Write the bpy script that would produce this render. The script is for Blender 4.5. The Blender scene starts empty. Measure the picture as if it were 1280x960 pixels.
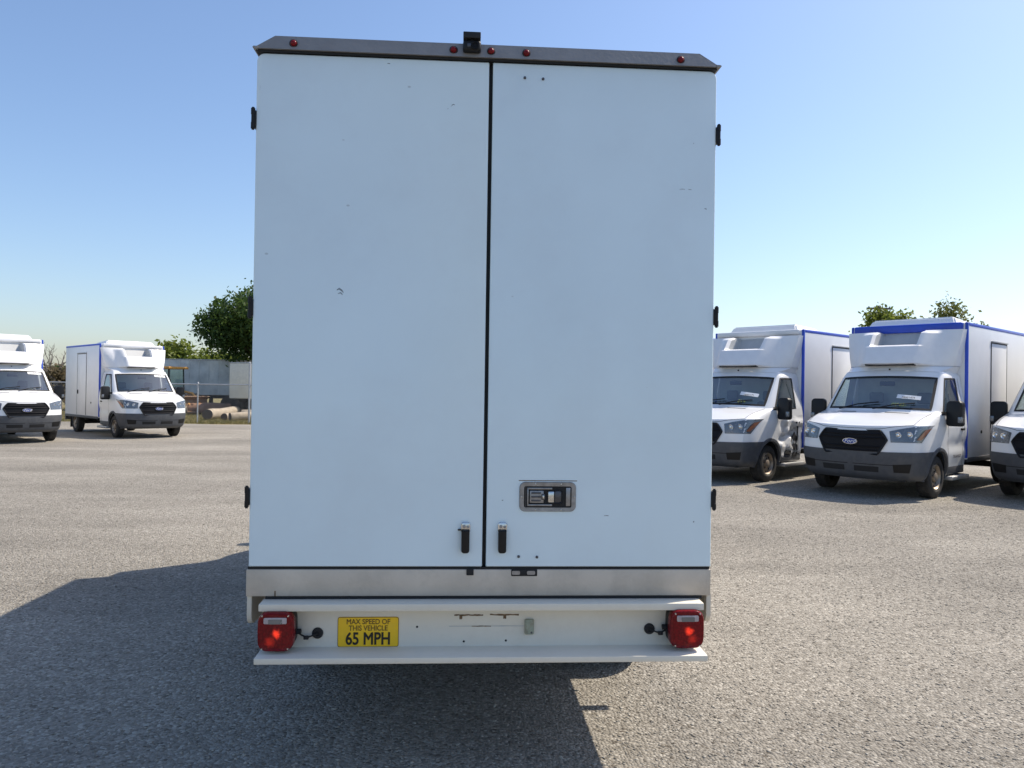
import bpy, bmesh, math, random
import numpy as np
from mathutils import Vector, Matrix
rad = math.radians
scene = bpy.context.scene
COL = scene.collection

# ------------------------------------------------------------------ camera
cam_data = bpy.data.cameras.new('camera')
cam = bpy.data.objects.new('camera', cam_data)
COL.objects.link(cam)
scene.camera = cam
cam_data.sensor_width = 36.0
cam_data.lens = 36.0 * 962.0 / 1280.0
cam_data.clip_start = 0.05
cam_data.clip_end = 3000
_yaw, _pitch, _roll = 0.062417, 0.006963, 0.014612
_fw = Vector((math.sin(_yaw) * math.cos(_pitch), math.cos(_yaw) * math.cos(_pitch), math.sin(_pitch)))
_r0 = Vector((math.cos(_yaw), -math.sin(_yaw), 0))
_u0 = _r0.cross(_fw)
_r = _r0 * math.cos(_roll) + _u0 * math.sin(_roll)
_u = -_r0 * math.sin(_roll) + _u0 * math.cos(_roll)
_m = Matrix((_r, _u, -_fw)).transposed().to_4x4()
_m.translation = Vector((-0.1005, -3.4241, 1.6940))
cam.matrix_world = _m

# ------------------------------------------------------------------ sky, sun, exposure
SUN_AZ = rad(68.5)      # clockwise from +Y
SUN_EL = rad(50.8)
world = bpy.data.worlds.new('World')
scene.world = world
world.use_nodes = True
wn, wl = world.node_tree.nodes, world.node_tree.links
wn.clear()
sky = wn.new('ShaderNodeTexSky')
sky.sky_type = 'NISHITA'
sky.sun_disc = False
sky.sun_elevation = SUN_EL
sky.sun_rotation = SUN_AZ
sky.altitude = 10
sky.air_density = 1.12
sky.dust_density = 1.2
sky.ozone_density = 5.0
bg = wn.new('ShaderNodeBackground')
bg.inputs['Strength'].default_value = 0.130
wo = wn.new('ShaderNodeOutputWorld')
balance = wn.new('ShaderNodeMix')          # white balance of the whole sky
balance.data_type = 'RGBA'
balance.blend_type = 'MULTIPLY'
balance.inputs[0].default_value = 1.0
balance.inputs[7].default_value = (1.04, 1.0, 1.0, 1)
wl.new(sky.outputs[0], balance.inputs[6])
wl.new(balance.outputs[2], bg.inputs['Color'])
wl.new(bg.outputs[0], wo.inputs['Surface'])

sun_data = bpy.data.lights.new('sun', 'SUN')
sun_data.energy = 4.2
sun_data.angle = rad(0.5)
sun_data.color = (1.0, 0.90, 0.76)
sun = bpy.data.objects.new('sun', sun_data)
COL.objects.link(sun)
_sd = Vector((math.sin(SUN_AZ) * math.cos(SUN_EL), math.cos(SUN_AZ) * math.cos(SUN_EL), math.sin(SUN_EL)))
sun.rotation_euler = _sd.to_track_quat('Z', 'Y').to_euler()
sun.location = _sd * 60

scene.render.engine = 'CYCLES'
scene.view_settings.view_transform = 'Standard'
scene.view_settings.look = 'None'
scene.view_settings.exposure = 0.48
scene.view_settings.gamma = 1.0
scene.view_settings.use_curve_mapping = False
scene.render.resolution_x = 1024
scene.render.resolution_y = 768

# ------------------------------------------------------------------ materials
MATS = {}

def nodes_of(name):
    m = bpy.data.materials.new(name)
    m.use_nodes = True
    nt = m.node_tree
    b = nt.nodes['Principled BSDF']
    return m, nt, b

def simple(name, col, rough=0.5, metal=0.0, var=0.08, scale=8.0, bump=0.0, bscale=200.0, coat=0.0, spec=0.5, rvar=0.08, dirt=None, dirt_scale=2.0, dirt_amt=0.3):
    """principled paint/plastic with a little tone and gloss variation, optional dirt patches and fine relief"""
    m, nt, b = nodes_of(name)
    N, L = nt.nodes, nt.links
    tc = N.new('ShaderNodeTexCoord')
    nz = N.new('ShaderNodeTexNoise')
    nz.inputs['Scale'].default_value = scale
    nz.inputs['Detail'].default_value = 6
    L.new(tc.outputs['Object'], nz.inputs['Vector'])
    mr = N.new('ShaderNodeMapRange')
    mr.inputs['From Min'].default_value = 0.3
    mr.inputs['From Max'].default_value = 0.7
    mr.inputs['To Min'].default_value = 1.0 - var
    mr.inputs['To Max'].default_value = 1.0 + var
    L.new(nz.outputs['Fac'], mr.inputs['Value'])
    mx = N.new('ShaderNodeMix')
    mx.data_type = 'RGBA'
    mx.blend_type = 'MULTIPLY'
    mx.inputs[0].default_value = 1.0
    mx.inputs[6].default_value = (*col, 1)
    L.new(mr.outputs[0], mx.inputs[7])
    out = mx.outputs[2]
    if dirt:
        n2 = N.new('ShaderNodeTexNoise')
        n2.inputs['Scale'].default_value = dirt_scale
        n2.inputs['Detail'].default_value = 9
        n2.inputs['Roughness'].default_value = 0.7
        L.new(tc.outputs['Object'], n2.inputs['Vector'])
        r2 = N.new('ShaderNodeMapRange')
        r2.inputs['From Min'].default_value = 0.48
        r2.inputs['From Max'].default_value = 0.75
        r2.inputs['To Max'].default_value = dirt_amt
        L.new(n2.outputs['Fac'], r2.inputs['Value'])
        m2 = N.new('ShaderNodeMix')
        m2.data_type = 'RGBA'
        L.new(r2.outputs[0], m2.inputs[0])
        L.new(out, m2.inputs[6])
        m2.inputs[7].default_value = (*dirt, 1)
        out = m2.outputs[2]
    L.new(out, b.inputs['Base Color'])
    rr = N.new('ShaderNodeMapRange')
    rr.inputs['To Min'].default_value = max(0.02, rough - rvar)
    rr.inputs['To Max'].default_value = min(1.0, rough + rvar)
    L.new(nz.outputs['Fac'], rr.inputs['Value'])
    L.new(rr.outputs[0], b.inputs['Roughness'])
    b.inputs['Metallic'].default_value = metal
    b.inputs['Coat Weight'].default_value = coat
    b.inputs['Coat Roughness'].default_value = 0.06
    b.inputs['Specular IOR Level'].default_value = spec
    if bump > 0:
        n3 = N.new('ShaderNodeTexNoise')
        n3.inputs['Scale'].default_value = bscale
        n3.inputs['Detail'].default_value = 4
        L.new(tc.outputs['Object'], n3.inputs['Vector'])
        bp = N.new('ShaderNodeBump')
        bp.inputs['Strength'].default_value = bump
        bp.inputs['Distance'].default_value = 0.01
        L.new(n3.outputs['Fac'], bp.inputs['Height'])
        L.new(bp.outputs[0], b.inputs['Normal'])
    MATS[name] = m
    return m

def glass(name, tint, refl=1.0):
    m, nt, b = nodes_of(name)
    N, L = nt.nodes, nt.links
    N.remove(b)
    tr = N.new('ShaderNodeBsdfTransparent')
    tr.inputs[0].default_value = (*tint, 1)
    gl = N.new('ShaderNodeBsdfGlossy')
    gl.inputs['Roughness'].default_value = 0.03
    fr = N.new('ShaderNodeFresnel')
    geo = N.new('ShaderNodeNewGeometry')      # thin pane: same reflectance from both sides
    ior = N.new('ShaderNodeMapRange')
    ior.inputs['To Min'].default_value = 1.55
    ior.inputs['To Max'].default_value = 1 / 1.55
    L.new(geo.outputs['Backfacing'], ior.inputs['Value'])
    L.new(ior.outputs[0], fr.inputs['IOR'])
    mul = N.new('ShaderNodeMath')
    mul.operation = 'MULTIPLY'
    mul.inputs[1].default_value = refl
    L.new(fr.outputs[0], mul.inputs[0])
    mx = N.new('ShaderNodeMixShader')
    L.new(mul.outputs[0], mx.inputs[0])
    L.new(tr.outputs[0], mx.inputs[1])
    L.new(gl.outputs[0], mx.inputs[2])
    L.new(mx.outputs[0], N['Material Output'].inputs['Surface'])
    MATS[name] = m
    return m

# truck rear paint: gloss white with faint smudges and scuffs
def door_paint():
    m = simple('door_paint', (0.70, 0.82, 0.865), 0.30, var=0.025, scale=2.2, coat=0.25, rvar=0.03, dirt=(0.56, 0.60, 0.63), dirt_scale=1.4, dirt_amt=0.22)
    nt = m.node_tree
    N, L = nt.nodes, nt.links
    b = N['Principled BSDF']
    tc = N.new('ShaderNodeTexCoord')
    # fine scattered scuffs: stretched voronoi specks
    mp = N.new('ShaderNodeMapping')
    mp.inputs['Scale'].default_value = (26, 1, 44)
    L.new(tc.outputs['Object'], mp.inputs['Vector'])
    vo = N.new('ShaderNodeTexVoronoi')
    vo.inputs['Scale'].default_value = 0.22
    vo.inputs['Randomness'].default_value = 1
    L.new(mp.outputs[0], vo.inputs['Vector'])
    lt = N.new('ShaderNodeMapRange')
    lt.inputs['From Min'].default_value = 0.03
    lt.inputs['From Max'].default_value = 0.055
    lt.inputs['To Min'].default_value = 0.45
    lt.inputs['To Max'].default_value = 0.0
    L.new(vo.outputs['Distance'], lt.inputs['Value'])
    # only keep the marks where a second noise allows it
    nz = N.new('ShaderNodeTexNoise')
    nz.inputs['Scale'].default_value = 1.7
    L.new(tc.outputs['Object'], nz.inputs['Vector'])
    g = N.new('ShaderNodeMath')
    g.operation = 'GREATER_THAN'
    g.inputs[1].default_value = 0.53
    L.new(nz.outputs['Fac'], g.inputs[0])
    mu = N.new('ShaderNodeMath')
    mu.operation = 'MULTIPLY'
    L.new(lt.outputs[0], mu.inputs[0])
    L.new(g.outputs[0], mu.inputs[1])
    mx = N.new('ShaderNodeMix')
    mx.data_type = 'RGBA'
    src = b.inputs['Base Color'].links[0].from_socket
    L.new(mu.outputs[0], mx.inputs[0])
    L.new(src, mx.inputs[6])
    mx.inputs[7].default_value = (0.25, 0.27, 0.28, 1)
    L.new(mx.outputs[2], b.inputs['Base Color'])
    # very slight panel waviness
    w = N.new('ShaderNodeTexNoise')
    w.inputs['Scale'].default_value = 3.0
    L.new(tc.outputs['Object'], w.inputs['Vector'])
    bp = N.new('ShaderNodeBump')
    bp.inputs['Strength'].default_value = 0.12
    bp.inputs['Distance'].default_value = 0.02
    L.new(w.outputs['Fac'], bp.inputs['Height'])
    L.new(bp.outputs[0], b.inputs['Normal'])
    return m

door_paint()
simple('van_white', (0.80, 0.80, 0.79), 0.30, var=0.015, scale=2, rvar=0.015, coat=0.5, dirt=(0.62, 0.60, 0.55), dirt_scale=1.2, dirt_amt=0.10)
simple('box_white', (0.74, 0.74, 0.74), 0.4, var=0.03, scale=3, dirt=(0.6, 0.58, 0.55), dirt_scale=0.8, dirt_amt=0.12)
simple('fairing_white', (0.78, 0.78, 0.78), 0.38, var=0.03, dirt=(0.6, 0.58, 0.55), dirt_scale=1.0, dirt_amt=0.12)
simple('recess_grey', (0.42, 0.43, 0.43), 0.6, var=0.05)
simple('blue_trim', (0.015, 0.065, 0.48), 0.35, var=0.12, scale=5)
simple('bumper_grey', (0.066, 0.070, 0.078), 0.55, var=0.12, scale=12, bump=0.1, dirt=(0.16, 0.15, 0.13), dirt_scale=5, dirt_amt=0.3)
simple('black_plastic', (0.009, 0.009, 0.010), 0.45, var=0.15, spec=0.3)
simple('grille_black', (0.007, 0.007, 0.009), 0.55, var=0.1, spec=0.2)
simple('rubber', (0.022, 0.021, 0.020), 0.8, var=0.2, scale=20, bump=0.3, bscale=60, dirt=(0.12, 0.10, 0.08), dirt_scale=6, dirt_amt=0.5)
simple('gasket', (0.010, 0.010, 0.011), 0.7, var=0.1)
simple('steel_rim', (0.36, 0.31, 0.25), 0.5, 0.6, var=0.15, dirt=(0.22, 0.12, 0.06), dirt_scale=8, dirt_amt=0.9)
simple('chassis_black', (0.018, 0.018, 0.018), 0.7, var=0.3, dirt=(0.09, 0.08, 0.06), dirt_scale=4, dirt_amt=0.5)
simple('step_alu', (0.50, 0.50, 0.49), 0.45, 0.6, var=0.1)
simple('aluminium', (0.60, 0.53, 0.44), 0.55, 0.25, var=0.10, scale=5, bump=0.15, bscale=90, dirt=(0.30, 0.26, 0.20), dirt_scale=3.5, dirt_amt=0.45)
simple('cap_metal', (0.27, 0.26, 0.25), 0.5, 0.35, var=0.08, scale=9, bump=0.1, bscale=60, dirt=(0.16, 0.15, 0.14), dirt_scale=6, dirt_amt=0.3)
simple('bumper_cream', (0.74, 0.69, 0.58), 0.45, var=0.05, scale=4, dirt=(0.40, 0.33, 0.24), dirt_scale=4.0, dirt_amt=0.28)
simple('bracket_green', (0.33, 0.36, 0.27), 0.6, var=0.2, scale=40, dirt=(0.20, 0.12, 0.06), dirt_scale=30, dirt_amt=0.7)
simple('chrome', (0.62, 0.62, 0.62), 0.2, 1.0, var=0.1)
simple('zinc', (0.30, 0.30, 0.31), 0.38, 0.8, var=0.2, scale=40)
simple('dark_steel', (0.10, 0.10, 0.11), 0.4, 0.8, var=0.2, scale=40)
simple('sticker_yellow', (0.90, 0.55, 0.01), 0.45, var=0.04, dirt=(0.6, 0.42, 0.08), dirt_scale=20, dirt_amt=0.3)
simple('print_black', (0.015, 0.014, 0.012), 0.6)
simple('print_brown', (0.16, 0.085, 0.01), 0.6)
simple('print_grey', (0.08, 0.08, 0.10), 0.6)
simple('label_white', (0.82, 0.82, 0.80), 0.5, var=0.05, scale=40)
simple('marker_yellow', (0.55, 0.60, 0.16), 0.7)
simple('rust_stain', (0.17, 0.11, 0.06), 0.9, var=0.4, scale=50)
simple('emblem_blue', (0.012, 0.05, 0.30), 0.25, 0.2, coat=0.6)
simple('lens_amber', (0.28, 0.10, 0.045), 0.2, coat=0.6)
simple('lamp_dark', (0.20, 0.21, 0.22), 0.25, 0.5)
simple('seat_fabric', (0.14, 0.145, 0.145), 0.85)
simple('dash', (0.12, 0.125, 0.125), 0.7)
simple('bark', (0.10, 0.075, 0.055), 0.9, var=0.4, scale=12, bump=0.8, bscale=25)
simple('bark_grey', (0.16, 0.14, 0.12), 0.9, var=0.3, scale=12, bump=0.6, bscale=25)
simple('log_wood', (0.36, 0.30, 0.22), 0.9, var=0.35, scale=5, bump=0.8, bscale=20)
simple('log_end', (0.09, 0.07, 0.055), 0.9, var=0.4, scale=20)
simple('log_red', (0.24, 0.14, 0.09), 0.9, var=0.35, scale=5, bump=0.8, bscale=20)
simple('galvanised', (0.42, 0.43, 0.44), 0.5, 0.5, var=0.15)
simple('trailer_skin', (0.58, 0.59, 0.57), 0.6, var=0.25, scale=1.2, dirt=(0.88, 0.86, 0.80), dirt_scale=0.7, dirt_amt=1.0)
simple('trailer_cream', (0.72, 0.68, 0.58), 0.6, var=0.08, dirt=(0.5, 0.44, 0.33), dirt_scale=2, dirt_amt=0.4)
simple('loader_orange', (0.62, 0.30, 0.06), 0.5, var=0.15)
simple('loader_body', (0.20, 0.12, 0.07), 0.6, var=0.3)
simple('concrete', (0.42, 0.41, 0.38), 0.85, var=0.15, bump=0.3)
glass('windscreen_glass', (0.84, 0.95, 0.94), 3.6)
glass('loader_glass', (0.92, 0.97, 0.94), 1.0)
glass('side_glass', (0.66, 0.78, 0.78), 2.2)
glass('lamp_glass', (0.86, 0.88, 0.90), 1.2)

def red_lens():
    m, nt, b = nodes_of('red_lens')
    N, L = nt.nodes, nt.links
    tc = N.new('ShaderNodeTexCoord')
    ck = N.new('ShaderNodeTexVoronoi')
    ck.inputs['Scale'].default_value = 95
    L.new(tc.outputs['Object'], ck.inputs['Vector'])
    mx = N.new('ShaderNodeMix')
    mx.data_type = 'RGBA'
    L.new(ck.outputs['Distance'], mx.inputs[0])
    mx.inputs[6].default_value = (0.22, 0.005, 0.009, 1)
    mx.inputs[7].default_value = (0.10, 0.002, 0.005, 1)
    L.new(mx.outputs[2], b.inputs['Base Color'])
    b.inputs['Roughness'].default_value = 0.22
    b.inputs['Specular IOR Level'].default_value = 0.25
    bp = N.new('ShaderNodeBump')
    bp.inputs['Strength'].default_value = 0.15
    bp.inputs['Distance'].default_value = 0.004
    L.new(ck.outputs['Distance'], bp.inputs['Height'])
    L.new(bp.outputs[0], b.inputs['Normal'])
    MATS['red_lens'] = m

def lit_lens(name, c1, c2):
    """red prismatic lens with the glow of the lit bulb behind it"""
    m = MATS['red_lens'].copy()
    m.name = name
    N, L = m.node_tree.nodes, m.node_tree.links
    b = N['Principled BSDF']
    tc = N.new('ShaderNodeTexCoord')
    tot = None
    for (x, z), r_, amp in ((c1, 0.026, 0.75), (c2, 0.030, 0.16)):
        mp = N.new('ShaderNodeVectorMath')
        mp.operation = 'DISTANCE'
        mp.inputs[1].default_value = (x, -0.109, z)
        L.new(tc.outputs['Object'], mp.inputs[0])
        nz = N.new('ShaderNodeTexNoise')
        nz.inputs['Scale'].default_value = 95
        L.new(tc.outputs['Object'], nz.inputs['Vector'])
        ad = N.new('ShaderNodeMath')
        ad.operation = 'MULTIPLY_ADD'
        L.new(nz.outputs['Fac'], ad.inputs[0])
        ad.inputs[1].default_value = 0.022
        L.new(mp.outputs['Value'], ad.inputs[2])
        mr = N.new('ShaderNodeMapRange')
        mr.interpolation_type = 'SMOOTHSTEP'
        mr.inputs['From Min'].default_value = 0.012
        mr.inputs['From Max'].default_value = 0.010 + r_
        mr.inputs['To Min'].default_value = amp
        mr.inputs['To Max'].default_value = 0.0
        L.new(ad.outputs[0], mr.inputs['Value'])
        if tot is None:
            tot = mr.outputs[0]
        else:
            sm_ = N.new('ShaderNodeMath')
            L.new(tot, sm_.inputs[0])
            L.new(mr.outputs[0], sm_.inputs[1])
            tot = sm_.outputs[0]
    b.inputs['Emission Color'].default_value = (1.0, 0.05, 0.02, 1)
    L.new(tot, b.inputs['Emission Strength'])
    return m
red_lens()

def leaf_mat(name, c1, c2):
    m, nt, b = nodes_of(name)
    N, L = nt.nodes, nt.links
    ge = N.new('ShaderNodeNewGeometry')
    mx = N.new('ShaderNodeMix')
    mx.data_type = 'RGBA'
    L.new(ge.outputs['Random Per Island'], mx.inputs[0])
    mx.inputs[6].default_value = (*c1, 1)
    mx.inputs[7].default_value = (*c2, 1)
    L.new(mx.outputs[2], b.inputs['Base Color'])
    b.inputs['Roughness'].default_value = 0.55
    b.inputs['Specular IOR Level'].default_value = 0.3
    tl = N.new('ShaderNodeBsdfTranslucent')
    L.new(mx.outputs[2], tl.inputs[0])
    ms = N.new('ShaderNodeMixShader')
    ms.inputs[0].default_value = 0.5
    L.new(b.outputs[0], ms.inputs[1])
    L.new(tl.outputs[0], ms.inputs[2])
    L.new(ms.outputs[0], N['Material Output'].inputs['Surface'])
    MATS[name] = m
leaf_mat('leaf_dark', (0.030, 0.065, 0.016), (0.09, 0.145, 0.035))
leaf_mat('leaf_light', (0.12, 0.16, 0.025), (0.22, 0.26, 0.05))
leaf_mat('leaf_olive', (0.12, 0.14, 0.035), (0.20, 0.21, 0.065))
leaf_mat('leaf_brown', (0.12, 0.10, 0.05), (0.20, 0.16, 0.10))

def gravel_mat(name, stones):
    m, nt, b = nodes_of(name)
    N, L = nt.nodes, nt.links
    tc = N.new('ShaderNodeTexCoord')
    # wide tone patches: drier, dustier and darker areas, tyre tracks
    big = N.new('ShaderNodeTexNoise')
    big.inputs['Scale'].default_value = 0.35
    big.inputs['Detail'].default_value = 7
    big.inputs['Roughness'].default_value = 0.62
    mp = N.new('ShaderNodeMapping')
    mp.inputs['Scale'].default_value = (0.6, 1.5, 1)
    mp.inputs['Rotation'].default_value = (0, 0, rad(18))
    L.new(tc.outputs['Object'], mp.inputs['Vector'])
    L.new(mp.outputs[0], big.inputs['Vector'])
    r1 = N.new('ShaderNodeMapRange')
    r1.inputs['From Min'].default_value = 0.32
    r1.inputs['From Max'].default_value = 0.68
    r1.inputs['To Min'].default_value = 0.70
    r1.inputs['To Max'].default_value = 1.18
    L.new(big.outputs['Fac'], r1.inputs['Value'])
    if stones:
        r1.inputs['To Min'].default_value = 0.82
        r1.inputs['To Max'].default_value = 1.30
        ge = N.new('ShaderNodeNewGeometry')
        seed = ge.outputs['Random Per Island']
    else:
        vo = N.new('ShaderNodeTexVoronoi')
        vo.inputs['Scale'].default_value = 62
        L.new(tc.outputs['Object'], vo.inputs['Vector'])
        sp = N.new('ShaderNodeSeparateColor')
        L.new(vo.outputs['Color'], sp.inputs[0])
        seed = sp.outputs[0]
    cr = N.new('ShaderNodeValToRGB')
    e = cr.color_ramp.elements
    e[0].position, e[0].color = 0.0, (0.14, 0.12, 0.095, 1)
    e[1].position, e[1].color = 1.0, (0.46, 0.43, 0.37, 1)
    for p, c in ((0.06, (0.22, 0.20, 0.168, 1)), (0.45, (0.285, 0.262, 0.222, 1)), (0.8, (0.345, 0.318, 0.272, 1))):
        k = e.new(p)
        k.color = c
    L.new(seed, cr.inputs[0])
    mu = N.new('ShaderNodeMix')
    mu.data_type = 'RGBA'
    mu.blend_type = 'MULTIPLY'
    mu.inputs[0].default_value = 1.0
    L.new(cr.outputs[0], mu.inputs[6])
    L.new(r1.outputs[0], mu.inputs[7])
    L.new(mu.outputs[2], b.inputs['Base Color'])
    b.inputs['Roughness'].default_value = 0.92
    b.inputs['Specular IOR Level'].default_value = 0.2
    if not stones:
        v2 = N.new('ShaderNodeTexVoronoi')
        v2.inputs['Scale'].default_value = 62
        L.new(tc.outputs['Object'], v2.inputs['Vector'])
        n2 = N.new('ShaderNodeTexNoise')
        n2.inputs['Scale'].default_value = 14
        n2.inputs['Detail'].default_value = 8
        L.new(tc.outputs['Object'], n2.inputs['Vector'])
        ad = N.new('ShaderNodeMath')
        ad.operation = 'SUBTRACT'
        L.new(n2.outputs['Fac'], ad.inputs[0])
        L.new(v2.outputs['Distance'], ad.inputs[1])
        bp = N.new('ShaderNodeBump')
        bp.inputs['Strength'].default_value = 0.8
        bp.inputs['Distance'].default_value = 0.016
        L.new(ad.outputs[0], bp.inputs['Height'])
        L.new(bp.outputs[0], b.inputs['Normal'])
    MATS[name] = m
gravel_mat('gravel_ground', False)
gravel_mat('gravel_stones', True)

def grass_mat():
    m, nt, b = nodes_of('dry_grass')
    N, L = nt.nodes, nt.links
    tc = N.new('ShaderNodeTexCoord')
    n1 = N.new('ShaderNodeTexNoise')
    n1.inputs['Scale'].default_value = 0.5
    n1.inputs['Detail'].default_value = 10
    n1.inputs['Roughness'].default_value = 0.7
    L.new(tc.outputs['Object'], n1.inputs['Vector'])
    cr = N.new('ShaderNodeValToRGB')
    e = cr.color_ramp.elements
    e[0].position, e[0].color = 0.35, (0.10, 0.105, 0.035, 1)
    e[1].position, e[1].color = 0.65, (0.30, 0.23, 0.10, 1)
    L.new(n1.outputs['Fac'], cr.inputs[0])
    L.new(cr.outputs[0], b.inputs['Base Color'])
    b.inputs['Roughness'].default_value = 1.0
    n2 = N.new('ShaderNodeTexNoise')
    n2.inputs['Scale'].default_value = 25
    L.new(tc.outputs['Object'], n2.inputs['Vector'])
    bp = N.new('ShaderNodeBump')
    bp.inputs['Strength'].default_value = 1.0
    bp.inputs['Distance'].default_value = 0.05
    L.new(n2.outputs['Fac'], bp.inputs['Height'])
    L.new(bp.outputs[0], b.inputs['Normal'])
    MATS['dry_grass'] = m
grass_mat()
leaf_mat('grass_blade', (0.10, 0.11, 0.03), (0.30, 0.24, 0.10))

# ------------------------------------------------------------------ mesh helpers
class MB:
    """collects geometry, then links ONE mesh object"""
    def __init__(self):
        self.v, self.f = [], []
    def add(self, verts, faces):
        o = len(self.v)
        self.v += [tuple(p) for p in verts]
        self.f += [tuple(i + o for i in f) for f in faces]
        return self
    def bm(self, b):
        b.verts.index_update()
        self.add([v.co[:] for v in b.verts], [[v.index for v in f.verts] for f in b.faces])
        b.free()
        return self
    def box(self, x0, x1, y0, y1, z0, z1, bev=0.0, seg=2, mat=None):
        b = bmesh.new()
        bmesh.ops.create_cube(b, size=1)
        for v in b.verts:
            v.co = Vector(((x0 + x1) / 2 + v.co.x * (x1 - x0), (y0 + y1) / 2 + v.co.y * (y1 - y0), (z0 + z1) / 2 + v.co.z * (z1 - z0)))
        if bev > 0:
            bmesh.ops.bevel(b, geom=b.edges[:], offset=bev, segments=seg, affect='EDGES', profile=0.5)
        if mat is not None:
            b.transform(mat)
        return self.bm(b)
    def prism(self, poly, axis, a, c, bev=0.0, seg=2):
        """poly: 2D outline, extruded along axis 'x','y' or 'z' from a to c"""
        b = bmesh.new()
        def P(p, t):
            return {'x': (t, p[0], p[1]), 'y': (p[0], t, p[1]), 'z': (p[0], p[1], t)}[axis]
        lo = [b.verts.new(P(p, a)) for p in poly]
        hi = [b.verts.new(P(p, c)) for p in poly]
        n = len(poly)
        b.faces.new(lo)
        b.faces.new(hi[::-1])
        for i in range(n):
            b.faces.new((lo[i], hi[i], hi[(i + 1) % n], lo[(i + 1) % n]))
        bmesh.ops.recalc_face_normals(b, faces=b.faces[:])
        if bev > 0:
            bmesh.ops.bevel(b, geom=b.edges[:], offset=bev, segments=seg, affect='EDGES', profile=0.5)
        return self.bm(b)
    def lathe(self, prof, axis='x', centre=(0, 0, 0), n=32):
        """prof: (radius, along) pairs revolved round an axis through centre"""
        vs, fs = [], []
        for r, a in prof:
            for k in range(n):
                t = 2 * math.pi * k / n
                c, s = r * math.cos(t), r * math.sin(t)
                p = {'x': (a, c, s), 'y': (c, a, s), 'z': (c, s, a)}[axis]
                vs.append((p[0] + centre[0], p[1] + centre[1], p[2] + centre[2]))
        for i in range(len(prof) - 1):
            for k in range(n):
                fs.append((i * n + k, i * n + (k + 1) % n, (i + 1) * n + (k + 1) % n, (i + 1) * n + k))
        return self.add(vs, fs)
    def tube(self, pts, rr, n=8, cap=True):
        pts = [Vector(p) for p in pts]
        if not isinstance(rr, (list, tuple)):
            rr = [rr] * len(pts)
        vs, fs = [], []
        for i, p in enumerate(pts):
            d = (pts[min(i + 1, len(pts) - 1)] - pts[max(i - 1, 0)]).normalized()
            a = d.orthogonal().normalized() if i == 0 else (a - d * a.dot(d)).normalized()
            b_ = d.cross(a)
            for k in range(n):
                t = 2 * math.pi * k / n
                vs.append(p + (a * math.cos(t) + b_ * math.sin(t)) * rr[i])
        for i in range(len(pts) - 1):
            for k in range(n):
                fs.append((i * n + k, i * n + (k + 1) % n, (i + 1) * n + (k + 1) % n, (i + 1) * n + k))
        if cap:
            fs.append(tuple(range(n))[::-1])
            fs.append(tuple(range((len(pts) - 1) * n, len(pts) * n)))
        return self.add(vs, fs)
    def mesh(self, name, mat, smooth=35, recalc=True):
        me = bpy.data.meshes.new(name)
        me.from_pydata(self.v, [], self.f)
        if recalc:
            b = bmesh.new()
            b.from_mesh(me)
            bmesh.ops.recalc_face_normals(b, faces=b.faces[:])
            b.to_mesh(me)
            b.free()
        me.update()
        if mat:
            me.materials.append(MATS[mat])
        if smooth:
            me.polygons.foreach_set('use_smooth', [True] * len(me.polygons))
            try:
                me.set_sharp_from_angle(angle=rad(smooth))
            except Exception:
                pass
        return me
    def build(self, name, mat, parent=None, smooth=35, recalc=True):
        return link(name, self.mesh(name, mat, smooth, recalc), parent)

def link(name, data, parent=None):
    o = bpy.data.objects.new(name, data)
    COL.objects.link(o)
    o.parent = parent
    return o

def empty(name, loc=(0, 0, 0), rz=0):
    o = bpy.data.objects.new(name, None)
    o.empty_display_size = 0.3
    COL.objects.link(o)
    o.location = loc
    o.rotation_euler = (0, 0, rz)
    return o

def tag(o, label, cat, group=None):
    o['label'] = label
    o['category'] = cat
    if group:
        o['group'] = group
    return o

def kind(o, k):
    o['kind'] = k
    return o

def copy_tree(o, parent=None, skip=()):
    c = o.copy()
    COL.objects.link(c)
    c.parent = parent
    for ch in list(o.children):
        if ch.name.split('.')[0] not in skip:
            copy_tree(ch, c, skip)
    return c

def rrect(x0, x1, z0, z1, r, n=6, rs=None):
    """rounded rectangle outline; rs = radii (bl, br, tr, tl)"""
    rs = rs or (r, r, r, r)
    pts = []
    for (cx, cz, a0), q in zip(((x0, z0, 180), (x1, z0, 270), (x1, z1, 0), (x0, z1, 90)), rs):
        ox = cx + (q if cx == x0 else -q)
        oz = cz + (q if cz == z0 else -q)
        if q < 1e-5:
            pts.append((cx, cz))
            continue
        for k in range(n + 1):
            t = rad(a0 + 90 * k / n)
            pts.append((ox + q * math.cos(t), oz + q * math.sin(t)))
    return pts

def text_mesh(s, size, mat, name, parent, M, shear=0.0, bold=0.0, extrude=0.0006, sx=1.0):
    cu = bpy.data.curves.new(name, 'FONT')
    cu.body = s
    cu.size = size
    cu.align_x = 'CENTER'
    cu.align_y = 'CENTER'
    cu.shear = shear
    cu.bevel_depth = bold
    cu.bevel_resolution = 0
    cu.extrude = extrude
    t = bpy.data.objects.new(name, cu)
    COL.objects.link(t)
    dg = bpy.context.evaluated_depsgraph_get()
    me = bpy.data.meshes.new_from_object(t.evaluated_get(dg))
    bpy.data.objects.remove(t)
    me.materials.clear()
    me.materials.append(MATS[mat])
    me.transform(M @ Matrix.Diagonal((sx, 1, 1, 1)))
    return link(name, me, parent)

# ================================================================== ground
b = MB()
b.add([(-900, -900, -0.012), (900, -900, -0.012), (900, 900, -0.012), (-900, 900, -0.012)], [(0, 1, 2, 3)])
kind(b.build('ground', 'dry_grass', smooth=0), 'structure')
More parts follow.
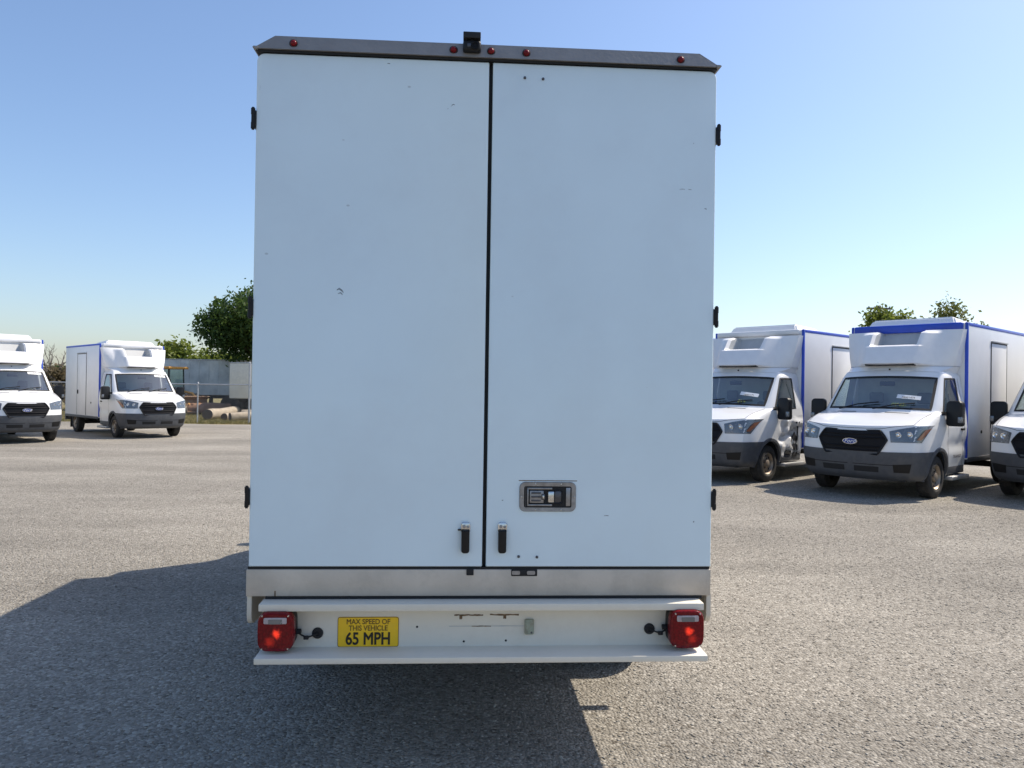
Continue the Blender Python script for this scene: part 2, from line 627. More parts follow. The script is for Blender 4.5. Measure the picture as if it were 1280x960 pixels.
# gravel lot with an uneven far edge
rng = np.random.default_rng(4)
edge = []
for i in range(81):
    x = -70 + 140 * i / 80
    edge.append((x, 30.6 + (0.10 * (x + 10) if x < -10 else 0.0) * -1 + rng.uniform(-0.18, 0.18) + 0.25 * math.sin(x * 0.7), 0.0))
vs = [(-70, -45, 0), (70, -45, 0)] + edge[::-1]
kind(MB().add(vs, [tuple(range(len(vs)))]).build('gravel_lot', 'gravel_ground', smooth=0), 'structure')

# loose stones lying on the lot, near ground only (beyond that the material takes over)
def stones():
    n = 170000
    r = np.random.default_rng(11)
    # density falls off with distance from the truck's tail
    y = -3.3 + 14.0 * r.random(n) ** 1.55
    x = (r.random(n) - 0.5) * (9.5 + (y + 3.3) * 1.5) + 0.4
    s = 0.0045 + 0.0062 * r.random(n) ** 2.2 + 0.004 * (r.random(n) > 0.975)
    base = np.array([(1, 0, 0), (0, 1, 0), (-1, 0, 0), (0, -1, 0), (0, 0, 1), (0, 0, -1)], float)
    tri = np.array([(0, 1, 4), (1, 2, 4), (2, 3, 4), (3, 0, 4), (1, 0, 5), (2, 1, 5), (3, 2, 5), (0, 3, 5)])
    a = r.random(n) * 6.283
    ca, sa = np.cos(a), np.sin(a)
    V = base[None] * (1 + 0.45 * (r.random((n, 6, 1)) - 0.5)) + 0.35 * (r.random((n, 6, 3)) - 0.5)
    V *= s[:, None, None] * np.stack([1.25 + 0 * s, 0.95 + 0 * s, 0.30 + 0.25 * r.random(n)], 1)[:, None, :]
    X = V[..., 0] * ca[:, None] - V[..., 1] * sa[:, None] + x[:, None]
    Y = V[..., 0] * sa[:, None] + V[..., 1] * ca[:, None] + y[:, None]
    Z = V[..., 2] + (s * 0.12)[:, None]
    P = np.stack([X, Y, Z], -1).reshape(-1, 3)
    F = (tri[None] + 6 * np.arange(n)[:, None, None]).reshape(-1, 3)
    me = bpy.data.meshes.new('gravel_stones')
    me.vertices.add(len(P))
    me.vertices.foreach_set('co', P.ravel())
    me.loops.add(F.size)
    me.loops.foreach_set('vertex_index', F.ravel().astype(np.int32))
    me.polygons.add(len(F))
    me.polygons.foreach_set('loop_start', np.arange(0, F.size, 3, dtype=np.int32))
    me.polygons.foreach_set('loop_total', np.full(len(F), 3, np.int32))
    me.update()
    me.validate()
    me.materials.append(MATS['gravel_stones'])
    o = link('gravel_stones', me)
    kind(o, 'stuff')
    tag(o, 'loose pale grey gravel stones strewn over the lot', 'gravel')
stones()

# ================================================================== cab shape shared by all the vans
# knots along the nose: bumper bottom .. bumper top .. hood .. cowl .. windscreen top .. roof
KV = np.arange(10)
C_Y = np.array([.14, .04, .00, .05, .15, .47, .84, 1.47, 1.66, 2.25])
C_Z = np.array([.32, .42, .74, 1.13, 1.21, 1.33, 1.42, 2.06, 2.15, 2.20])
K_X = np.array([.80, .86, .90, .91, .90, .90, .91, .83, .79, .74])
K_Y = np.array([.34, .25, .21, .30, .37, .66, 1.06, 1.58, 1.74, 2.25])
K_Z = np.array([.32, .42, .75, 1.16, 1.23, 1.33, 1.40, 2.03, 2.11, 2.15])
S_Z = np.array([.30, .42, .72, 1.16, 1.42, 2.03, 2.16])
S_X = np.array([.92, .97, 1.01, 1.03, 1.01, .90, .80])

def hermite(arr, v):
    i = min(int(v), len(arr) - 2)
    t = v - i
    p0, p1 = arr[i], arr[i + 1]
    m0 = 0.5 * (arr[min(i + 1, len(arr) - 1)] - arr[max(i - 1, 0)])
    m1 = 0.5 * (arr[min(i + 2, len(arr) - 1)] - arr[i])
    if i in (6,):
        m0, m1 = p1 - p0, (p1 - p0) * 0.9
    if i == 5:
        m1 = (p1 - p0) * 1.0
    h = lambda: ((2 * t**3 - 3 * t**2 + 1) * p0 + (t**3 - 2 * t**2 + t) * m0 + (-2 * t**3 + 3 * t**2) * p1 + (t**3 - t**2) * m1)
    return h()

def S(u, v, off=0.0):
    """cab skin; u 0..1 centre to corner, 1..2 along the flank; v = knots"""
    if off:
        e = 1e-3
        p = S(u, v)
        du = S(min(u + e, 2), v) - S(max(u - e, 0), v)
        dv = S(u, min(v + e, 8.999)) - S(u, max(v - e, 0))
        n = dv.cross(du)
        if n.length < 1e-12:
            return p
        n.normalize()
        return p - n * off
    yc, zc = hermite(C_Y, v), hermite(C_Z, v)
    kx, ky, kz = hermite(K_X, v), hermite(K_Y, v), hermite(K_Z, v)
    if u <= 1:
        return Vector((kx * u, yc + (ky - yc) * u**2.6, zc + (kz - zc) * u**2))
    s = u - 1
    mid = max(2.0, ky)
    end = max(2.27, ky)
    Y = ky + (mid - ky) * s / 0.8 if s < 0.8 else mid + (end - mid) * (s - 0.8) / 0.2
    bl = 0.5 if v < 5 else (0.5 - 0.26 * min(1, v - 5))
    t = min(1.0, (Y - ky) / bl)
    sx = float(np.interp(kz, S_Z, S_X))
    # sculpted hollow along the door
    sx -= 0.022 * math.exp(-((kz - 0.86) / 0.11) ** 2) * min(1, max(0, (Y - 1.25) / 0.3))
    X = kx + max(0, sx - kx) * (1 - (1 - t) ** 2.5)
    return Vector((X, Y, kz))

def uv_grid(us, vs_, off=0.0, keep=None, mirror=False, both=False):
    m = MB()
    for sg in ((1, -1) if both else ((-1,) if mirror else (1,))):
        P = [[S(u, v, off) for u in us] for v in vs_]
        idx = {}
        verts, faces = [], []
        def g(i, j):
            if (i, j) not in idx:
                p = P[i][j]
                idx[(i, j)] = len(verts)
                verts.append((p.x * sg, p.y, p.z))
            return idx[(i, j)]
        for i in range(len(vs_) - 1):
            for j in range(len(us) - 1):
                um, vm = (us[j] + us[j + 1]) / 2, (vs_[i] + vs_[i + 1]) / 2
                c = (P[i][j] + P[i + 1][j + 1]) / 2
                if keep is None or keep(um, vm, c):
                    q = [g(i, j), g(i, j + 1), g(i + 1, j + 1), g(i + 1, j)]
                    faces.append(q if sg > 0 else q[::-1])
        m.add(verts, faces)
    return m

def weld(me, d=0.0008):
    b = bmesh.new()
    b.from_mesh(me)
    bmesh.ops.remove_doubles(b, verts=b.verts[:], dist=d)
    bmesh.ops.dissolve_degenerate(b, edges=b.edges[:], dist=1e-5)
    bmesh.ops.recalc_face_normals(b, faces=b.faces[:])
    b.to_mesh(me)
    b.free()

def quad_patch(q, nu, nv, off, sg=1):
    """bilinear patch in (u,v) between four corners q (ccw), laid off mm above the skin"""
    vs_, fs = [], []
    for i in range(nv + 1):
        for j in range(nu + 1):
            a, c = j / nu, i / nv
            u = (1 - a) * (1 - c) * q[0][0] + a * (1 - c) * q[1][0] + a * c * q[2][0] + (1 - a) * c * q[3][0]
            v = (1 - a) * (1 - c) * q[0][1] + a * (1 - c) * q[1][1] + a * c * q[2][1] + (1 - a) * c * q[3][1]
            p = S(abs(u), v, off)
            x = p.x * (1 if u >= 0 else -1) * sg
            vs_.append((x, p.y, p.z))
    for i in range(nv):
        for j in range(nu):
            k = i * (nu + 1) + j
            fs.append((k, k + 1, k + nu + 2, k + nu + 1))
    return MB().add(vs_, fs)

def ribbon(path, w, off, sg=1):
    """thin strip following (u,v) points on the skin"""
    pts = []
    for (u0, v0), (u1, v1) in zip(path[:-1], path[1:]):
        for k in range(8):
            t = k / 8
            pts.append((u0 + (u1 - u0) * t, v0 + (v1 - v0) * t))
    pts.append(path[-1])
    P = [S(u, v, off) for u, v in pts]
    vs_, fs = [], []
    for i, p in enumerate(P):
        d = (P[min(i + 1, len(P) - 1)] - P[max(i - 1, 0)]).normalized()
        u, v = pts[i]
        n = (p - S(u, v)).normalized()
        s = d.cross(n) * w * 0.5
        for e in (p - s, p + s):
            vs_.append((e.x * sg, e.y, e.z))
    for i in range(len(P) - 1):
        fs.append((2 * i, 2 * i + 1, 2 * i + 3, 2 * i + 2))
    return MB().add(vs_, fs)

def vz(z):
    """knot value where the corner line reaches height z"""
    lo, hi = 0.0, 8.9
    for _ in range(40):
        m_ = (lo + hi) / 2
        if hermite(K_Z, m_) < z:
            lo = m_
        else:
            hi = m_
    return lo

def sY(Y, v):
    """u on the flank for a given Y at knot v"""
    ky = hermite(K_Y, v)
    mid = max(2.0, ky)
    return 1 + (0.8 * (Y - ky) / (mid - ky) if Y < mid else 0.8 + 0.2 * (Y - mid) / 0.27)

WHEEL_R = 0.345
AX = 1.02

def wheel_meshes(dual=False):
    t = MB()
    w = 0.115
    R = WHEEL_R
    t.lathe([(0.205, -w * .8), (0.235, -w), (R - 0.05, -w), (R - 0.012, -w + 0.02), (R, -w + 0.045), (R, w - 0.045), (R - 0.012, w - 0.02), (R - 0.05, w), (0.235, w), (0.205, w * .8), (0.205, -w * .8)], 'x', n=40)
    # tread blocks
    for k in range(40):
        a = 2 * math.pi * k / 40
        for x0, x1, da in ((-0.085, -0.01, 0), (0.01, 0.085, 0.08)):
            m = Matrix.Rotation(a + da, 4, 'X')
            t.box(x0, x1, -0.019, 0.019, R - 0.006, R + 0.004, mat=m)
    tyre = t.mesh('tyre', 'rubber')
    r = MB()
    r.lathe([(0.208, 0.095), (0.200, 0.10), (0.192, 0.085), (0.178, 0.045), (0.165, 0.040), (0.125, 0.062), (0.10, 0.066), (0.078, 0.05), (0.074, 0.095), (0.055, 0.105), (0.0, 0.107)], 'x', n=40)
    rim = r.mesh('rim', 'steel_rim')
    h = MB()
    for k in range(8):
        a = 2 * math.pi * k / 8
        c, s = math.cos(a) * 0.147, math.sin(a) * 0.147
        h.lathe([(0.020, 0.057), (0.015, 0.0575), (0.0, 0.058)], 'x', (0, c, s), 10)
    hole = h.mesh('vent_hole', 'gasket')
    n_ = MB()
    for k in range(5):
        a = 2 * math.pi * k / 5 + 0.3
        n_.lathe([(0.012, 0.05), (0.012, 0.078), (0.0, 0.08)], 'x', (0, math.cos(a) * 0.095, math.sin(a) * 0.095), 8)
    nut = n_.mesh('wheel_nut', 'dark_steel')
    return tyre, rim, hole, nut

WM = wheel_meshes()

def add_wheel(parent, x, y, side):
    e = link('wheel', WM[0], parent)
    e.location = (x, y, WHEEL_R + 0.004)
    if side < 0:
        e.rotation_euler = (0, 0, math.pi)
    for nm, me in zip(('rim', 'vent_hole', 'wheel_nut'), WM[1:]):
        p_ = link(nm, me, e)
        if nm != 'rim':
            kind(p_, 'stuff')
    return e

def make_cab(root):
    """all parts of the front of a van, front bumper at y=0, facing -y"""
    us = list(np.linspace(0, 0.94, 25)) + [0.97, 1.0] + [1 + s for s in np.linspace(0.02, 0.12, 6)] + [1 + s for s in np.linspace(0.14, 0.8, 30)] + [1.9, 2.0]
    vs_ = []
    for k in range(9):
        n = 12
        vs_ += [k + t / n for t in range(n)]
    vs_ = [v for v in vs_] + [9.0 - 1e-6]
    def in_wheel(c):
        return (c.y - AX) ** 2 + (c.z - 0.37) ** 2 < 0.435 ** 2 and c.x > 0.75
    def body_keep(u, v, c):
        if v < 2 and (u < 1 or c.y < AX - 0.2):
            return False
        if u < 0.94 and 6.0 + 1 / 12 < v < 7 - 1 / 12:
            return False
        if 1.12 < u < 1.8 and 6.0 < v < 6.92:
            return False
        if u > 1 and in_wheel(c):
            return False
        if u > 1 and c.z < 0.44:
            return False
        return True
    me = uv_grid(us, vs_, 0.0, body_keep, both=True).mesh('cab_body', 'van_white', smooth=45)
    weld(me)
    me.polygons.foreach_set('use_smooth', [True] * len(me.polygons))
    me.set_sharp_from_angle(angle=rad(45))
    body = link('cab_body', me, root)
    # bumper: lower front, wraps to the wheel arch
    def bump_keep(u, v, c):
        return v < 2.0 + 1 / 12 and c.y < AX and not (u > 1 and in_wheel(c))
    m = uv_grid(us, [v for v in vs_ if v <= 2.1], 0.014, bump_keep, both=True)
    # top lip and underside
    me = m.mesh('bumper', 'bumper_grey', smooth=45)
    weld(me)
    bp = link('bumper', me, root)
    for x0, x1 in ((-0.48, -0.10), (0.06, 0.44)):
        q = quad_patch([(x0 / .88, 1.12), (x1 / .88, 1.12), (x1 / .88, 1.42), (x0 / .88, 1.42)], 8, 3, 0.017)
        q.build('air_inlet', 'gasket', bp)
    for sg in (1, -1):
        quad_patch([(0.74, 1.15), (0.97, 1.15), (0.99, 1.6), (0.72, 1.55)], 6, 4, 0.017, sg).build('fog_lamp_recess', 'black_plastic', bp)
        quad_patch([(0.05, 1.5), (0.95, 1.5), (0.95, 1.53), (0.05, 1.53)], 14, 1, 0.017, sg).build('bumper_crease', 'black_plastic', bp)
    # underside and engine bay floor
    MB().box(-0.78, 0.78, 0.25, 2.2, 0.30, 0.42, 0.02).build('undertray', 'chassis_black', root)
    # grille: six-sided black panel with bars
    def gw(v):          # half width as fraction of corner x
        t = (v - 1.97) / (2.97 - 1.97)
        return 0.47 + 0.14 * (1 - abs(t - 0.55) / 0.55) if t < 0.55 else 0.47 + 0.14 * (1 - (t - 0.55) / 0.45)
    vv = np.linspace(1.97, 2.90, 13)
    vs2, fs2 = [], []
    nx = 16
    for v in vv:
        w = gw(v)
        for j in range(nx + 1):
            u = -w + 2 * w * j / nx
            p = S(abs(u), v, 0.012)
            vs2.append((math.copysign(p.x, u), p.y, p.z))
    for i in range(len(vv) - 1):
        for j in range(nx):
            k = i * (nx + 1) + j
            fs2.append((k, k + 1, k + nx + 2, k + nx + 1))
    gr = MB().add(vs2, fs2).build('grille', 'grille_black', root)
    # raised surround
    loop = [(-gw(v), v) for v in vv] + [(gw(v), v) for v in vv[::-1]]
    pts = []
    for u, v in loop + loop[:1]:
        p = S(abs(u), v, 0.014)
        pts.append((math.copysign(p.x, u), p.y, p.z))
    MB().tube(pts, 0.018, 6, cap=False).build('grille_surround', 'black_plastic', gr)
    for v in (2.12, 2.27, 2.58, 2.73):
        w = gw(v) - 0.03
        pp = []
        for j in range(13):
            u = -w + 2 * w * j / 12
            p = S(abs(u), v, 0.018)
            pp.append((math.copysign(p.x, u), p.y, p.z))
        MB().tube(pp, 0.013, 6).build('grille_bar', 'grille_black', gr)
    # oval emblem
    e0 = S(0, 2.44, 0.028)
    em = MB()
    ring = [(0.122 * math.cos(t), 0.050 * math.sin(t)) for t in np.linspace(0, 2 * math.pi, 33)[:-1]]
    em.prism([(x, z + e0.z) for x, z in ring], 'y', e0.y - 0.012, e0.y + 0.02)
    emo = em.build('emblem', 'chrome', gr)
    MB().prism([(x * 0.9, z * 0.84 + e0.z) for x, z in ring], 'y', e0.y - 0.016, e0.y - 0.010).build('emblem_field', 'emblem_blue', emo)
    # note: parts stay at most two levels below the van, so the lettering hangs from the grille
    M = Matrix.Translation((0, e0.y - 0.0175, e0.z)) @ Matrix.Rotation(rad(90), 4, 'X')
    text_mesh('Ford', 0.085, 'label_white', 'emblem_lettering', gr, M, shear=0.35, sx=1.15)
    for ch in list(emo.children):
        ch.parent = gr
    # headlights
    for sg in (1, -1):
        q = [(0.68, 2.47), (1.05, 2.45), (1.18, 3.25), (0.645, 2.84)]
        q2 = [(0.665, 2.44), (1.06, 2.42), (1.21, 3.32), (0.63, 2.88)]
        hl = quad_patch(q2, 12, 6, 0.006, sg).build('headlight', 'lamp_dark', root)
        quad_patch(q, 12, 6, 0.020, sg).build('lens', 'lamp_glass', hl)
        for uc in (0.76, 0.92):
            c = S(uc, 2.70, 0.010)
            r = MB().lathe([(0.055, 0.0), (0.05, -0.006), (0.03, 0.0), (0.026, -0.01), (0.0, -0.014)], 'y', (c.x * sg, c.y, c.z), 18)
            r.build('reflector', 'chrome', hl)
        quad_patch([(1.01, 2.52), (1.045, 2.51), (1.150, 3.02), (1.075, 2.92)], 4, 4, 0.024, sg).build('turn_signal', 'lens_amber', hl)
    # windscreen, rubber surround
    ws = quad_patch([(-0.945, 6.07), (0.945, 6.07), (0.945, 6.93), (-0.945, 6.93)], 36, 10, -0.004)
    wso = ws.build('windscreen', 'windscreen_glass', root, recalc=True)
    path = [(0, 6.08), (0.94, 6.08), (0.94, 6.92), (0, 6.92)]
    for sg in (1, -1):
        ribbon(path, 0.045, 0.003, sg).build('windscreen_seal', 'gasket', wso)
    # wipers
    for x0, x1 in ((-0.62, 0.06), (0.0, 0.62)):
        p0, p1, p2 = S(abs(x0) / .86, 6.02, 0.03), S(abs((x0 + x1) / 2) / .86, 6.14, 0.03), S(abs(x1) / .86, 6.20, 0.03)
        MB().tube([(x0, p0.y, p0.z), ((x0 + x1) / 2, p1.y, p1.z), (x1, p2.y, p2.z)], 0.011, 6).build('wiper', 'black_plastic', root)
    # rear-view mirror
    p = S(0, 6.82)
    MB().box(-0.13, 0.13, p.y + 0.06, p.y + 0.10, p.z - 0.10, p.z - 0.02, 0.015).build('rear_view_mirror', 'black_plastic', root)
    # hood slots
    for x in (-0.40, 0.40):
        q = quad_patch([((x - 0.17) / .86, 5.70), ((x + 0.17) / .86, 5.70), ((x + 0.17) / .86, 5.80), ((x - 0.17) / .86, 5.80)], 6, 1, 0.003)
        q.build('hood_vent', 'gasket', root)
    # hood shut line
    for sg in (1, -1):
        ribbon([(0.0, 3.06), (0.55, 3.06), (0.96, 3.5), (1.0, 5.2), (0.98, 5.95)], 0.008, 0.0012, sg).build('hood_seam', 'gasket', body)
    for sg in (1, -1):
        g_ = quad_patch([(1.115, 6.0), (1.805, 6.0), (1.805, 6.93), (1.115, 6.93)], 10, 8, -0.006, sg).build('side_window', 'side_glass', root)
        ribbon([(1.12, 6.0), (1.8, 6.0), (1.8, 6.92), (1.12, 6.92), (1.12, 6.0)], 0.03, 0.002, sg).build('window_seal', 'gasket', g_)
        quad_patch([(sY(1.10, 5.45), 5.45), (sY(1.34, 5.55), 5.55), (1.30, 6.04), (1.08, 6.04)], 6, 5, 0.004, sg).build('mirror_sail', 'black_plastic', root)
        v0, v1, v2 = vz(0.47), vz(0.75), vz(1.3)
        ribbon([(sY(1.33, v2), v2), (sY(1.43, v1), v1), (sY(1.49, v0), v0)], 0.009, 0.0015, sg).build('door_seam', 'gasket', body)
        ribbon([(sY(2.13, v0), v0), (sY(2.13, v1), v1), (sY(2.13, v2), v2), (1.885, 6.4), (1.885, 6.95)], 0.009, 0.0015, sg).build('door_seam', 'gasket', body)
        c = S(sY(2.03, vz(1.12)), vz(1.12))
        MB().box(-0.018, 0.026, -0.075, 0.075, -0.02, 0.02, 0.01, mat=Matrix.Translation((c.x * sg, c.y, c.z))).build('door_handle', 'black_plastic', root)
        # dark sill moulding and cladding behind the wheel
        MB().box(0.90, 0.985, 1.46, 2.26, 0.36, 0.50, 0.02, mat=Matrix.Scale(sg, 4, (1, 0, 0))).build('sill_moulding', 'bumper_grey', root)
        MB().box(0.84, 1.06, 1.50, 2.30, 0.27, 0.335, 0.012, mat=Matrix.Scale(sg, 4, (1, 0, 0))).build('side_step', 'step_alu', root)
        # wheel arch lip
        vs3, fs3 = [], []
        K = 40
        for k in range(K + 1):
            t = rad(-12 + 204 * k / K)
            for rr, dx in ((0.405, -0.02), (0.415, 0.022), (0.462, 0.020), (0.475, -0.004)):
                y, z = AX + rr * math.cos(t), 0.37 + rr * math.sin(t)
                vq = min(max(vz(z), 0.05), 5.9)
                uq = min(max(sY(y, vq), 1.0), 1.99)
                x = S(uq, vq).x + dx
                vs3.append((x * sg, y, max(z, 0.3)))
        for k in range(K):
            for j in range(3):
                a = k * 4 + j
                fs3.append((a, a + 1, a + 5, a + 4))
        MB().add(vs3, fs3).build('wheel_arch', 'bumper_grey', root)
        # dark wheel housing
        wh = MB()
        K = 16
        vs4, fs4 = [], []
        for k in range(K + 1):
            t = rad(-8 + 196 * k / K)
            y, z = AX + 0.425 * math.cos(t), 0.37 + 0.425 * math.sin(t)
            vs4 += [(0.95 * sg, y, z), (0.62 * sg, y, z)]
        for k in range(K):
            fs4.append((2 * k, 2 * k + 1, 2 * k + 3, 2 * k + 2))
        fs4.append(tuple(2 * k + 1 for k in range(K + 1)))
        wh.add(vs4, fs4)
        wh.build('wheel_housing', 'chassis_black', root)
        add_wheel(root, 0.865 * sg, AX, sg)
        # mirrors: tall twin-glass housing on an arm
        mm = MB()
        mm.prism(rrect(-0.13, 0.13, -0.22, 0.20, 0.05, 5, (0.05, 0.05, 0.07, 0.07)), 'y', -0.055, 0.06, 0.018)
        mir = mm.build('mirror', 'black_plastic', root)
        mir.location = (1.165 * sg, 1.27, 1.41)
        mir.rotation_euler = (0, 0, rad(-10 * sg))
        mir['label'] = 'black door mirror housing'
        gl = MB().prism(rrect(-0.10, 0.10, -0.05, 0.16, 0.03), 'y', 0.058, 0.066).build('mirror_glass', 'chrome', mir)
        MB().box(-0.035 + 0.10 * sg, 0.035 + 0.10 * sg, -0.066, -0.03, -0.16, -0.06, 0.012).build('mirror_indicator', 'lamp_dark', mir)
        MB().tube([(0.06 * -sg, 0.0, -0.10), (-0.25 * sg, 0.04, -0.13)], 0.03, 8).build('mirror_arm', 'black_plastic', mir)
    # cab interior: dash, wheel, two seats, bulkhead
    it = MB()
    it.box(-0.84, 0.84, 0.98, 1.32, 0.95, 1.36, 0.06)
    it.build('dashboard', 'dash', root)
    MB().box(-0.80, 0.80, 1.0, 2.2, 0.44, 0.56).build('cab_floor', 'dash', root)
    MB().box(-0.84, 0.84, 2.19, 2.25, 0.5, 2.02).build('bulkhead', 'recess_grey', root)
    for x in (-0.42, 0.42):
        s = MB()
        s.box(x - 0.25, x + 0.25, 1.55, 2.0, 0.85, 1.0, 0.05)
        s.box(x - 0.24, x + 0.24, 1.93, 2.06, 0.98, 1.52, 0.05)
        s.box(x - 0.13, x + 0.13, 1.97, 2.06, 1.54, 1.74, 0.04)
        s.box(x - 0.2, x + 0.2, 1.6, 1.95, 0.56, 0.86)
        s.build('seat', 'seat_fabric', root)
    sw = MB()
    for k in range(1):
        pts = []
        for a in np.linspace(0, 2 * math.pi, 25):
            pts.append((0.40 + 0.19 * math.cos(a), 1.42 - 0.10 * math.sin(a), 1.28 + 0.16 * math.sin(a)))
        sw.tube(pts, 0.018, 6, cap=False)
        sw.tube([(0.40, 1.42, 1.28), (0.40, 1.25, 1.15)], 0.03, 8)
        sw.tube([(0.22, 1.42, 1.28), (0.58, 1.42, 1.28)], 0.018, 6)
    sw.build('steering_wheel', 'black_plastic', root)

def text_on_door(root, sg):
    v = vz(0.66)
    c = S(sY(1.85, v), v, 0.003)
    M = Matrix.Translation((c.x * sg + 0.004 * sg, c.y, c.z)) @ Matrix.Rotation(rad(90 * sg), 4, 'Z') @ Matrix.Rotation(rad(90), 4, 'X')
    text_mesh('TRANSIT', 0.075, 'print_grey', 'door_lettering', root, M, sx=1.3)

def make_fairing(root, by, bz):
    """wind deflector above the cab with a raised pod, side horns and a dark slot"""
    nu, nv = 90, 60
    z0, z1 = 2.21, bz - 0.12
    def base(a, c):
        # a -1..1 lateral, c 0..1 up
        w = 0.90 + 0.10 * c ** 0.8
        ct = abs(a)
        y = 1.60 + (by - 0.26 - 1.60) * (c ** 1.2) + 0.42 * (1 - 0.75 * c) * ct ** 3.2
        z = z0 + (z1 - z0) * c
        return Vector((w * a, min(y, by - 0.004), z))
    def sm(x, e0, e1):
        t = min(1, max(0, (x - e0) / (e1 - e0)))
        return t * t * (3 - 2 * t)
    def bumpf(a, c):
        t = abs(a)
        pod = sm(t, 0.70 - 0.10 * (1 - c), 0.46)
        up = sm(c, 0.0, 0.035) * sm(c, 0.64, 0.50)
        horn = sm(t, 0.36, 0.42) * sm(t, 0.74, 0.46) * sm(c, 0.0, 0.035) * sm(c, 1.0, 0.88)
        rec = sm(t, 0.41, 0.38) * sm(c, 0.57, 0.62)
        return 0.20 * max(pod * up, horn * (1 - 0.25 * c)) - 0.24 * rec
    vs_, fs, recf = [], [], []
    for i in range(nv + 1):
        for j in range(nu + 1):
            a, c = -1 + 2 * j / nu, i / nv
            p = base(a, c)
            d = bumpf(a, c)
            vs_.append((p.x, min(p.y - d, by - 0.003), p.z + d * 0.12))
    m_, r_ = [], []
    for i in range(nv):
        for j in range(nu):
            k = i * (nu + 1) + j
            a, c = abs(-1 + 2 * (j + 0.5) / nu), (i + 0.5) / nv
            q = (k, k + 1, k + nu + 2, k + nu + 1)
            (r_ if (a < 0.40 and c > 0.60) else m_).append(q)
    # flanks back to the box
    for sgn in (-1, 1):
        jj = 0 if sgn < 0 else nu
        st = len(vs_)
        for i in range(nv + 1):
            p = vs_[i * (nu + 1) + jj]
            vs_.append((p[0] + sgn * 0.012, by - 0.003, p[2]))
        for i in range(nv):
            k = i * (nu + 1) + jj
            m_.append((k, k + nu + 1, st + i + 1, st + i))
    def sub(faces):
        used = sorted({i for f in faces for i in f})
        mp = {o: n for n, o in enumerate(used)}
        return MB().add([vs_[i] for i in used], [tuple(mp[i] for i in f) for f in faces])
    fo = sub(m_).build('fairing', 'fairing_white', root, smooth=40)
    sub(r_).build('fairing_recess', 'recess_grey', fo)
    p = base(0, 0)
    MB().prism(rrect(-0.42, 0.42, z0 + 0.005, z0 + 0.045, 0.015), 'y', p.y - 0.11, p.y + 0.02).build('air_slot', 'gasket', fo)
    # skirt between roof and fairing
    sk_v, sk_f = [], []
    for j in range(nu + 1):
        a = -1 + 2 * j / nu
        p = base(a, 0)
        u = min(abs(a), 1.0)
        q = S(u * 0.98, 7.25, 0.01)
        sk_v += [(p.x, p.y - 0.004, p.z - 0.006), (math.copysign(q.x, a) * (0.97 if a else 1), q.y, q.z)]
    for j in range(nu):
        sk_f.append((2 * j, 2 * j + 1, 2 * j + 3, 2 * j + 2))
    st = len(sk_v)
    for sgn, j in ((-1, 0), (1, nu)):
        a, b_ = sk_v[2 * j], sk_v[2 * j + 1]
        n0 = len(sk_v)
        sk_v += [(a[0], by - 0.003, a[2]), (b_[0] + sgn * 0.04, by - 0.003, b_[2] - 0.08)]
        sk_f.append((2 * j, 2 * j + 1, n0 + 1, n0))
    MB().add(sk_v, sk_f).build('fairing_skirt', 'van_white', fo, smooth=40)
    MB().lathe([(0.0, -0.012), (0.014, -0.01), (0.014, 0.01)], 'y', (0.0, 1.535, 2.15), 10).build('roof_marker', 'black_plastic', root)

def make_box(root, by, L, z0, z1, hw, trim=True, doors=True, front_trim=True):
    bx = MB().box(-hw, hw, by, by + L, z0, z1, 0.015).build('cargo_box', 'box_white', root)
    t = 0.006
    mat = 'blue_trim' if trim else 'fairing_white'
    for sg in (1, -1):
        x0, x1 = sorted((sg * (hw - 0.05), sg * (hw + t)))
        MB().box(x0, x1, by + 0.05, by + L + 0.003, z1 - 0.055, z1 + 0.012, 0.018, 3).build('roof_edge_trim', mat, bx)
        MB().box(x0, x1, by - t, by + 0.055, z0 + 0.02, z1 + 0.014, 0.02, 3).build('corner_trim', mat, bx)
        MB().box(x0 + 0.001, x1 + 0.001, by + 0.06, by + L, z0 - 0.05, z0 + 0.035, 0.01).build('lower_rail', 'bumper_grey', bx)
        if doors:
            d = empty_part('side_door', root)
            y0, y1, za, zb = by + 1.27, by + 2.17, z0 + 0.05, z1 - 0.30
            xs = sorted((sg * (hw - 0.01), sg * (hw + 0.008)))
            dm = MB().box(xs[0], xs[1], y0, y1, za, zb, 0.006)
            do = dm.build('side_door', 'box_white', root)
            g = 0.018
            for q in ((y0 - g, y0, za, zb + g), (y1, y1 + g, za, zb + g), (y0, y1, zb, zb + g)):
                xs2 = sorted((sg * (hw - 0.01), sg * (hw + 0.010)))
                MB().box(xs2[0], xs2[1], *q).build('door_gasket', 'gasket', do)
            xs2 = sorted((sg * hw, sg * (hw + 0.03)))
            MB().box(xs2[0], xs2[1], y0 - 0.02, y1 + 0.02, zb + 0.02, zb + 0.05, 0.006).build('drip_rail', 'step_alu', do)
            MB().box(xs2[0], xs2[1] + 0.0, y1 - 0.13, y1 - 0.05, 1.33, 1.47, 0.012).build('latch', 'black_plastic', do)
            # small side marker lamp and vent
            MB().lathe([(0.03, 0), (0.03, 0.012), (0.0, 0.016)] if sg > 0 else [(0.03, 0), (0.03, -0.012), (0.0, -0.016)], 'x', (sg * hw, by + 0.75, 1.05), 12).build('marker_lamp', 'black_plastic', bx)
    zz = z1 - 0.14
    MB().box(-hw + 0.07, hw - 0.07, by - 0.06, by + 0.09, zz, z1 + 0.013, 0.03, 3).build('front_edge_trim', 'blue_trim' if front_trim else 'fairing_white', bx)
    return bx

def empty_part(name, root):
    return None

